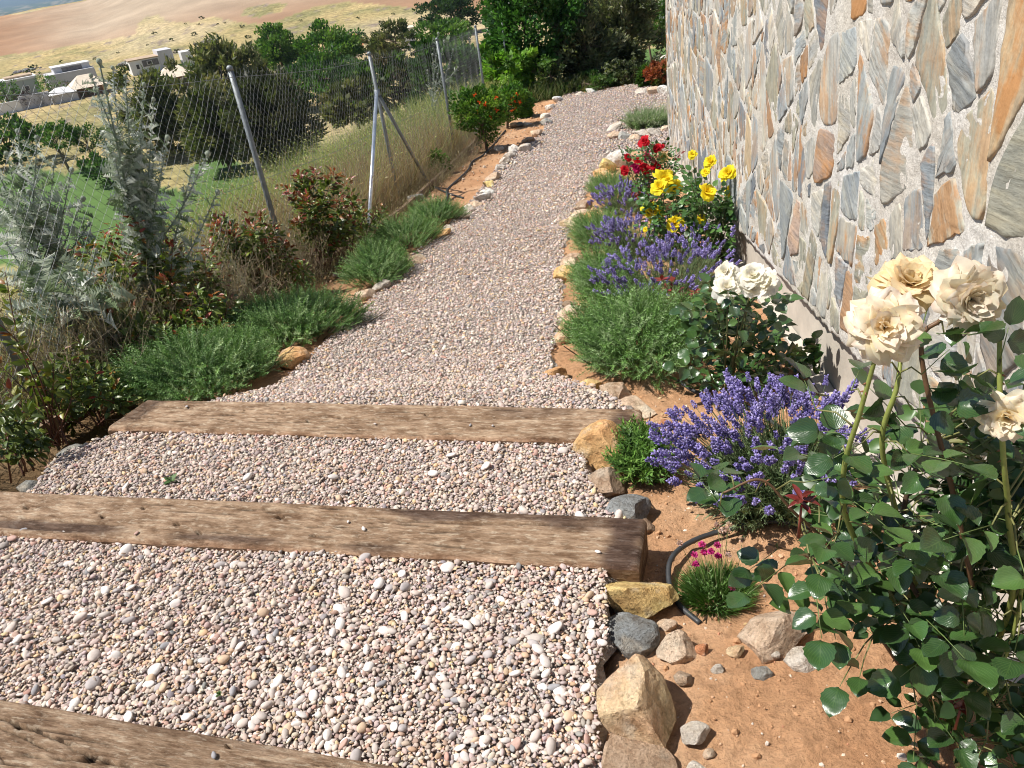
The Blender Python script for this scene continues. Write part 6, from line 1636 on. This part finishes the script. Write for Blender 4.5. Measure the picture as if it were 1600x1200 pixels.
# --- white rose bush
def small_bush(label, base, flowers, poly, nleaf, ls, fcols, y_jit, cat='rose bush', single=False, fr=.04, dark=1.0, young=0.0, seed=3, extra_poly=None):
    rr = np.random.default_rng(seed); B = gp(*base); t = thing('rose_bush', label, cat, B, 'rose bushes in the right bed'); st = MB(); jm = MB()
    tips = []
    for k, fl in enumerate(flowers):
        u, v, w = fl[:3]; col = fcols[fl[3] if len(fl) > 3 else 0]
        C_ = aty(u, v, B[1] + rr.uniform(-y_jit, y_jit * .6)); d = dep(C_); R_ = w / FPX * d * (.5 if single else .62)
        f = rose_flower(t, B, C_, np.array([rr.normal(-.2, .3), -.55, .75]), R_ * .95, 20 if single else 14, col[0], col[1], None, single=single, seed=seed * 50 + k); tips.append(C_)
    # canes from the foot to each flower and to leafy points
    pts = []
    for _ in range(4000):
        if len(pts) >= nleaf: break
        P_ = poly if (extra_poly is None or rr.random() < .78) else extra_poly
        u = rr.uniform(min(p[0] for p in P_), max(p[0] for p in P_)); v = rr.uniform(min(p[1] for p in P_), max(p[1] for p in P_))
        if inpoly(np.array([u]), np.array([v]), P_)[0]: pts.append((u, v))
    nodes = [B]
    ends = tips + [aty(u, v, B[1] + rr.uniform(-y_jit, y_jit)) for u, v in pts[:8]]
    for e in ends:
        m_ = B * .5 + e * .5 + rr.normal(0, .03, 3); Q = catmull([B + [rr.normal(0, .02), rr.normal(0, .02), -.02], m_, e - [0, 0, .01]], 6)
        V, T = tube(Q - B, np.linspace(.0055, .0025, len(Q)), 5); st.add(V, T, (.09, .10, .04)); nodes += list(Q)
    nodes = np.array(nodes)
    for (u, v) in pts:
        A = aty(u, v, B[1] + rr.uniform(-y_jit, y_jit)); 
        A[0] = min(A[0], W0[0] + A[1] * .155 - .05); A[2] = max(A[2], gz(A[1]) + .03)
        q = nodes[np.argmin(np.linalg.norm(nodes - A, axis=1))]; D = A - q + rr.normal(0, .03, 3) + [0, 0, .02]
        V, T = tube([q - B, A - B], [.0018, .0012], 3, False); st.add(V, T, (.12, .13, .05))
        yg = rr.random() < young
        if single: compound(t, B, A, D, ls * rr.uniform(.8, 1.15), LM_YOUNG if yg else LM_ROSE, int(rr.choice([3, 5])), st, rr=rr)
        else: compound(t, B, A, D, ls * rr.uniform(.8, 1.15), [(.14, .03, .02)] if yg else np.array(ROSE_G) * dark, int(rr.choice([3, 5])), None, rr=rr, single=False, jm=jm)
    if single:
        for (u, v) in [pts[i] for i in rr.integers(0, len(pts), 90)]:
            A = aty(u + rr.normal(0, 8), v + rr.normal(0, 8), B[1] + rr.uniform(-.02, y_jit * 1.2)); A[0] = min(A[0], W0[0] + A[1] * .155 - .05); A[2] = max(A[2], gz(A[1]) + .03)
            compound(t, B, A, rr.normal(0, 1, 3) * [1, 1, .3], ls * .95, np.array(ROSE_G), 5, None, rr=rr, single=False, jm=jm)
    st.build('stems', M_CANE, t, kind='stuff')
    if jm.n: jm.build('leaves' if single else 'foliage', M_ROSEJ, t, kind='stuff' if single else None)
    return t
WH = ((.86, .84, .74), (.90, .90, .87)); YE = ((.88, .68, .02), (.92, .84, .05)); RE = ((.42, .01, .02), (.62, .012, .03)); MG = ((.42, .01, .10), (.60, .02, .16)); PY = ((.80, .70, .2), (.85, .82, .4))
small_bush('white-flowered rose bush between the largest rosemary and the wall', (1138, 612), [(1132, 424, 40), (1136, 448, 46), (1176, 428, 48), (1192, 440, 52), (1174, 448, 38)], [(1085, 460), (1125, 450), (1210, 470), (1205, 540), (1180, 600), (1120, 615), (1095, 590)], 78, .054, [WH], .15, single=True, seed=5,
           extra_poly=[(1190, 545), (1275, 545), (1275, 605), (1200, 600)])
small_bush('yellow rose bush nearer the gravel with three full yellow blooms', (1052, 405), [(1040, 278, 34), (1030, 290, 26), (1052, 287, 26), (1021, 328, 30), (1055, 347, 25), (1008, 358, 8)], [(1010, 300), (1080, 285), (1090, 340), (1075, 400), (1030, 400), (1015, 350)], 190, .05, [YE], .22, seed=6, dark=1.5)
small_bush('yellow rose bush nearest the wall with its blooms against the stones', (1112, 412), [(1082, 240, 13), (1110, 251, 20), (1137, 269, 26), (1106, 297, 28), (1147, 298, 28), (1097, 340, 15), (1102, 268, 13)], [(1078, 250), (1095, 300), (1120, 300), (1158, 320), (1156, 400), (1100, 412), (1080, 340)], 190, .05, [YE], .2, seed=7, dark=1.4)
small_bush('red rose bush farthest along the bed beside the round white stone', (1012, 330), [(1006, 220, 17), (1027, 230, 15), (1012, 241, 13, 1), (997, 251, 13), (1009, 261, 17), (1024, 259, 16), (994, 261, 14, 1), (977, 264, 14), (981, 245, 11), (1004, 304, 17), (991, 304, 10, 1), (1036, 244, 14, 2), (1035, 228, 7)], [(975, 245), (1010, 225), (1050, 238), (1060, 262), (1040, 300), (1010, 330), (985, 280)], 190, .045, [RE, MG, PY], .25, seed=8, dark=1.4, young=.12)
# reddish shoots in the lavender
sh = thing('rose_shoot', 'dark red young rose shoots rising out of the wide lavender', 'rose shoots', gp(1050, 500), None)
mb = MB(); B = np.array(sh.location)
for (u, v) in [(1034, 438), (1050, 440), (1042, 452), (1056, 468), (1040, 470), (1086, 458), (1060, 455), (1048, 478)]:
    A = aty(u, v, B[1] - .12) - B; V, T = tube([[0, 0, 0], A * .6 + [0, 0, .01], A], .0015, 4); mb.add(V, T, (.16, .06, .03))
    k = 7; mb.inst(LEAFQ, frames(unit(rng.normal(size=(k, 3)) + [0, 0, .4])) * .045, np.tile(A, (k, 1)), jit((.20, .03, .025), k, .3))
mb.build('young_leaves', M_ROSEJ, sh)

# ------------------------------------------------------------------ photinia along the fence
M_PHOT = leaf_mat('photinia_leaf', .38, .25, .45, objvar=.4)
PG = [(.13, .18, .035), (.19, .24, .045), (.09, .125, .028), (.28, .27, .06)]; PR = [(.26, .05, .025), (.30, .13, .035), (.18, .065, .03)]
PL = [leaf_grid(3, 6, .23, f, d) for f, d in ((.3, .2), (.15, .35), (.35, 0))]
def pmeshes(cols): return [MB().add(V, T, np.asarray(c), U).data('leaf', M_PHOT) for c in cols for (V, T, U) in PL]
PM_G, PM_R = pmeshes(PG), pmeshes(PR)
def photinia(base, tips, label, nper, ls, depth_y=0.0, redness=.3, single=True, seed=0, y_jit=.2, cols=PG):
    rr = np.random.default_rng(seed + 100); B = gp(*base); t = thing('photinia_shrub', label, 'shrub', B, 'red-tipped shrubs planted along the wire fence'); st = MB(); jm = MB()
    for (u, v) in tips:
        E_ = aty(u, v, B[1] + depth_y + rr.uniform(-y_jit, y_jit)); S0 = B + rr.normal(0, .03, 3) * [1, 1, 0]; m_ = S0 * .45 + E_ * .55 + rr.normal(0, .04, 3)
        Q = catmull([S0 - [0, 0, .02], m_, E_], 8); V, T = tube(Q - B, np.linspace(.005, .0018, len(Q)), 5); st.add(V, T, (.13, .06, .04))
        for j in range(nper):
            f = rr.uniform(.3, 1.0) ** .7; i = min(int(f * (len(Q) - 1)), len(Q) - 2); P = Q[i] + (Q[i + 1] - Q[i]) * rr.random(); d = unit(Q[i + 1] - Q[i])
            a = rr.random() * 6.28; o = unit(np.cross(d, [cos(a), sin(a), .2])); D = unit(o * .9 + d * rr.uniform(.2, .9)); top = f > .9
            red = rr.random() < (redness * 1.8 if top else redness * .12); s_ = ls * rr.uniform(.6, 1.2) * (.8 if top else 1)
            nn = unit(np.array([-.2, -.3, .9]) + rr.normal(0, .45, 3))
            if not single: P = P + D * rr.uniform(0, .10) * (1.1 - .6 * f) + rr.normal(0, .012, 3)
            if single: put_leaf(t, (PM_R if red else PM_G)[rr.integers(0, 9 if red else 12)], P + o * rr.uniform(0, .012) - B, D, nn, s_)
            else:
                g = PL[rr.integers(0, 3)]; Z = unit(nn - D * np.dot(nn, D)); X = np.cross(D, Z); cc = (PR if red else cols)[rr.integers(0, 3)]
                jm.inst(g, (np.stack([X, D, Z], 1) * s_)[None], (P - B)[None], (np.array(cc) * rr.uniform(.7, 1.3))[None])
    st.build('stems', M_CANE, t, kind='stuff')
    if jm.n: jm.build('foliage', M_PHOT, t)
photinia((92, 688), [(8, 425), (20, 520), (45, 600), (5, 600), (60, 640), (30, 660), (75, 610), (-30, 480), (112, 590), (85, 560), (-20, 640), (20, 690), (60, 690), (35, 545), (95, 640), (-10, 560), (50, 580)], 'nearest red-tipped shrub leaning over the frame edge by the upper pebble tread', 22, .062, seed=1, redness=.22)
photinia((128, 640), [(118, 520), (135, 560), (150, 590), (100, 545), (165, 600), (140, 620), (105, 600), (180, 575)], 'low shaded shrub between the nearest red-tipped shrub and the silver thistle', 34, .05, seed=9, redness=.1)
photinia((262, 548), [(172, 378), (205, 350), (232, 345), (150, 400), (195, 440), (258, 375), (225, 400), (180, 450), (270, 420), (160, 430), (245, 455)], 'open red-tipped shrub with long bare purple stems before the dry brush', 26, .066, seed=2, redness=.6)
photinia((388, 478), [(338, 350), (362, 358), (395, 350), (420, 372), (350, 400), (380, 390), (410, 410), (330, 390), (436, 400), (425, 440), (350, 440)], 'bushy red-tipped shrub directly left of the tall grey post', 130, .066, seed=3, redness=.5, single=False)
photinia((508, 428), [(470, 272), (492, 268), (522, 272), (455, 300), (480, 310), (505, 320), (530, 310), (545, 345), (500, 360), (465, 345), (520, 370)], 'red-tipped shrub between the tall grey post and the braced post', 120, .07, seed=4, redness=.5, single=False)
photinia((330, 520), [(300, 410), (320, 430), (345, 440), (290, 440)], 'sparse shrub with brownish leaves under the dry brush', 45, .05, seed=12, redness=.2, single=False)

PB = [(.11, .16, .036), (.16, .20, .04), (.085, .12, .028), (.20, .14, .05)]
photinia((300, 530), [(255, 400), (275, 390), (300, 385), (320, 395), (290, 420), (330, 420), (265, 430), (310, 440)], 'tangled brownish shrub under the many-headed thistle', 80, .055, seed=27, redness=.3, single=False)
photinia((250, 556), [(130, 385), (160, 365), (190, 352), (215, 345), (245, 358), (270, 380), (150, 420), (200, 400), (235, 410), (175, 470), (265, 440)], 'fuller red-tipped shrub growing through the open one', 80, .06, seed=28, redness=.5, single=False)
photinia((420, 468), [(330, 340), (350, 335), (405, 335), (430, 350), (385, 345), (360, 365), (450, 380)], 'taller red-tipped shoots rising behind the bushy shrub by the tall grey post', 80, .06, seed=29, redness=.4, single=False)
photinia((545, 410), [(440, 290), (460, 275), (540, 285), (555, 310), (510, 275), (560, 350), (575, 340)], 'loose outer shoots of the red-tipped shrub toward the braced post', 60, .06, seed=30, redness=.4, single=False)
photinia((215, 590), [(150, 480), (180, 500), (210, 490), (240, 500), (170, 540), (200, 545), (260, 520), (140, 530), (190, 570), (230, 560)], 'dark leafy shrub just behind the nearest rosemary mound', 60, 0.06, seed=21, redness=.15, single=False, cols=PB)
photinia((318, 560), [(270, 460), (300, 450), (330, 460), (355, 470), (290, 490), (320, 500), (260, 500), (345, 505)], 'brown and green shrub between the open shrub and the bushy shrub', 55, 0.06, seed=22, redness=.3, single=False, cols=PB)
photinia((440, 470), [(415, 400), (440, 385), (460, 400), (430, 430), (455, 430), (475, 420)], 'dark leafy shrub hugging the foot of the tall grey post', 50, 0.055, seed=23, redness=.35, single=False, cols=PB)
photinia((575, 392), [(548, 320), (565, 330), (585, 335), (600, 325), (570, 355), (555, 360)], 'low brownish shrub at the foot of the braced post', 45, 0.055, seed=24, redness=.2, single=False, cols=PB)
photinia((150, 660), [(110, 560), (90, 590), (130, 600), (150, 620), (170, 610), (120, 630), (80, 640), (100, 660), (150, 580)], 'shaded green shrub at the left end of the long far sleeper', 60, 0.055, seed=25, redness=.08, single=False, cols=PB)
photinia((40, 735), [(0, 640), (20, 660), (45, 650), (60, 680), (10, 700), (35, 700), (-20, 680)], 'low dark green shrub in the shade by the frame edge above the middle sleeper', 50, .055, seed=26, redness=.1, single=False, cols=PB)
# ------------------------------------------------------------------ silver thistles
M_SILV = leaf_mat('silver_woolly_leaf', .85, .35, .1, tcol=(1, 1, .9))
SIL = [(.50, .55, .47), (.40, .46, .36), (.78, .80, .76), (.22, .29, .16)]
def jag(n=9, w=.16):
    """a spiny lobed leaf of unit length"""
    V = [(0, 0, 0)]; y = np.linspace(0, 1, n)
    mid = [(0, t, -.12 * t * t) for t in y]; V = list(mid); T = []
    for sd in (-1, 1):
        for i in range(n - 1):
            ww = w * sin(pi * min(.98, (i + .8) / n)) * (.75 + .5 * ((i * 7) % 3) / 2)
            V.append((sd * ww, y[i] + .10, .07 + .05 * (i % 2))); k = len(V) - 1; V.append((sd * ww * .42, y[i] + .02, .01)); V.append((sd * ww * .42, y[i + 1] - .02, .01))
            T += [(i, k + 1, i + 1) if sd < 0 else (i, i + 1, k + 1), (k + 1, k, k + 2) if sd > 0 else (k, k + 1, k + 2), (i + 1, k + 1, k + 2)]
    V = np.array(V, float); return V, np.array(T), np.zeros_like(V)
JAG = jag(); JM = [MB().add(JAG[0] * [1, 1, s_], JAG[1], c).data('leaf', M_SILV, smooth=False) for c in SIL for s_ in (1, 2.2)]
def head_mesh():
    mb = MB(); mb.add(ICO1[0] * [.75, .75, .8], ICO1[1], (.40, .44, .36)); k = 60; D = rdir(k); mb.inst(LEAF1, frames(D) * .5 * np.array([.5, 1, 1])[None, None], D * .62, jit((.50, .52, .44), k, .15)); return mb.data('flower_head', M_SILV, smooth=False)
HM = head_mesh()
def thistle(base, tips, label, leafs, ls, hs, y_off=0.0, y_jit=.15, seed=0, Bp=None, single=True, sr=.011):
    rr = np.random.default_rng(seed + 500); B = gp(*base) if Bp is None else Bp; t = thing('silver_thistle', label, 'thistle', B, 'silver-leaved thistles growing at the wire fence'); st = MB(); jm = MB()
    main_top = None
    for k, (u, v) in enumerate(tips):
        E_ = aty(u, v, B[1] + y_off + rr.uniform(-y_jit, y_jit)); S0 = B if k == 0 else mainQ[int(len(mainQ) * rr.uniform(.15, .6))]
        m_ = S0 * .5 + E_ * .5 + rr.normal(0, .02, 3) + (0 if k == 0 else np.array([0, 0, -.04])); Q = catmull([S0, m_, E_], 9)
        if k == 0: mainQ = Q
        r0 = sr if k == 0 else sr * .55; V, T = tube(Q - B, np.linspace(r0, r0 * .35, len(Q)), 6); st.add(V, T, (.27, .32, .24))
        # spiny wings down the stem
        for j in range(0, len(Q) - 1):
            d = Q[j + 1] - Q[j]; L_ = np.linalg.norm(d); d = d / L_
            for sd in (-1, 1):
                o = unit(np.cross(d, [.2, 1, .1])) * sd
                n_ = 3
                for q in range(n_):
                    p0 = Q[j] + d * L_ * q / n_ - B; p1 = Q[j] + d * L_ * (q + 1) / n_ - B; w_ = p0 * rr.uniform(-.3, 1) ; w_ = w_ + p1 * 0 + (p0 - w_) + (p1 - p0) * rr.uniform(-.2, 1.3) + o * rr.uniform(.006, .024) * (sr / .011) + rr.normal(0, .006, 3)
                    st.add(np.array([p0, p1, w_]), [(0, 1, 2)], np.array(SIL[rr.integers(0, 3)]) * .85)
        hd = link('flower_head', HM, t); hd.location = E_ - B; s_ = hs * rr.uniform(.8, 1.2); hd.scale = (s_,) * 3
        n = leafs if k else int(leafs * 1.4)
        for j in range(n):
            f = rr.uniform(.08, .97); i = int(f * (len(Q) - 1)); P = Q[i]; d = unit(Q[min(i + 1, len(Q) - 1)] - Q[max(i - 1, 0)]); a = rr.random() * 6.28
            o = unit(np.cross(d, [cos(a), sin(a), .3])); D = unit(o + d * rr.uniform(.3, 1.1)); L_ = ls * (1.15 - .75 * f) * rr.uniform(.7, 1.25)
            nn = unit(np.array([-.2, -.3, .9]) + rr.normal(0, .4, 3))
            if single: put_leaf(t, JM[rr.integers(0, len(JM))], P - B, D, nn, L_, 1.0)
            else:
                Z = unit(nn - D * np.dot(nn, D)); X = np.cross(D, Z); jm.inst(JAG, (np.stack([X, D, Z], 1) * L_)[None], (P - B)[None], np.array([SIL[rr.integers(0, 4)]]))
    st.build('winged_stems', M_SILV, t, smooth=False)
    if jm.n: jm.build('foliage', M_SILV, t, smooth=False)
    return t
thistle((60, 560), [(28, 205), (58, 215), (85, 250), (10, 240), (112, 265), (130, 310), (-20, 230), (45, 300), (95, 330), (140, 350), (20, 330), (75, 390), (110, 420)], 'largest silver thistle with broad woolly leaves by the frame edge', 30, .20, .020, seed=1)
tb = np.array([-2.38, 4.9, float(gz(4.9)) - .05])
thistle(None, [(155, 96), (176, 106), (142, 118), (196, 120), (225, 132), (240, 155), (262, 215), (170, 165), (160, 210), (205, 190), (325, 240), (300, 265), (180, 250), (240, 240), (150, 140), (340, 300)], 'many-headed silver thistle leaning before the dark pines', 52, .125, .019, seed=2, Bp=tb)
tb = gp(712, 205) + [-.5, .6, -.1]
thistle(None, [(685, 52), (694, 64), (676, 85), (708, 78), (668, 110), (716, 105), (690, 120), (672, 140)], 'slim pale thistle standing behind the third fence post', 6, .16, .028, seed=3, Bp=tb, single=False, sr=.012)

thistle((92, 610), [(150, 390), (60, 395), (10, 380), (120, 430), (172, 430), (90, 450), (30, 460)], 'young silver thistle with large drooping leaves at the foot of the largest one', 16, .30, .012, seed=7)
# tiny weeds in the gravel
for (u, v, w, lab) in [(270, 755, 30, 'small green weed growing in the upper pebble tread'), (345, 1090, 14, 'tiny seedling among the pebbles of the near tread'), (580, 614, 18, 'small weed in the gravel just beyond the far sleeper')]:
    P = gp(u, v) if v < 640 else atz(u, v, Z1 - .015 if v < 800 else Z2 - .015)
    s_ = w / FPX * dep(P) * .5; mb = MB(); k = 12
    mb.inst(LEAFQ, frames(unit(rng.normal(size=(k, 3)) * [1, 1, .3] + [0, 0, .35]), None) * s_, np.tile([0, 0, .012], (k, 1)), jit((.07, .13, .04), k, .25)); o = mb.build('weed', M_NEED); o.location = P; tag(o, lab, 'weed')
# pale fallen petals and dry leaves
mb = MB(); k = 46
x = rng.uniform(.5, 1.9, k); y = rng.uniform(1.0, 4.2, k); ok = x < WX(y) - .05; x, y = x[ok], y[ok]; k = len(x)
mb.inst(LEAFQ, frames(unit(rng.normal(size=(k, 3)) * [1, 1, .2])) * rng.uniform(.012, .03, (k, 1, 1)), np.stack([x, y, gz(y) + .018], 1), pick([(.66, .56, .36), (.5, .36, .2), (.36, .2, .1), (.7, .62, .5)], k)); mb.build('fallen_leaves', M_DRY, kind='stuff')

# ================================================================== AIR
hm, hnt, hb = newmat('haze_air')
hnt.nodes.remove(hb)
pv = N(hnt, 'ShaderNodeVolumePrincipled'); pv.inputs['Color'].default_value = (.58, .78, 1.0, 1); pv.inputs['Density'].default_value = HAZE; pv.inputs['Anisotropy'].default_value = .2
hnt.links.new(pv.outputs[0], hnt.nodes['Material Output'].inputs['Volume'])
hm.cycles.homogeneous_volume = True
mb = MB(); box(mb, (-26000, -3000, -230), (26000, 26000, 330)); mb.build('haze', hm, kind='stuff', smooth=False)
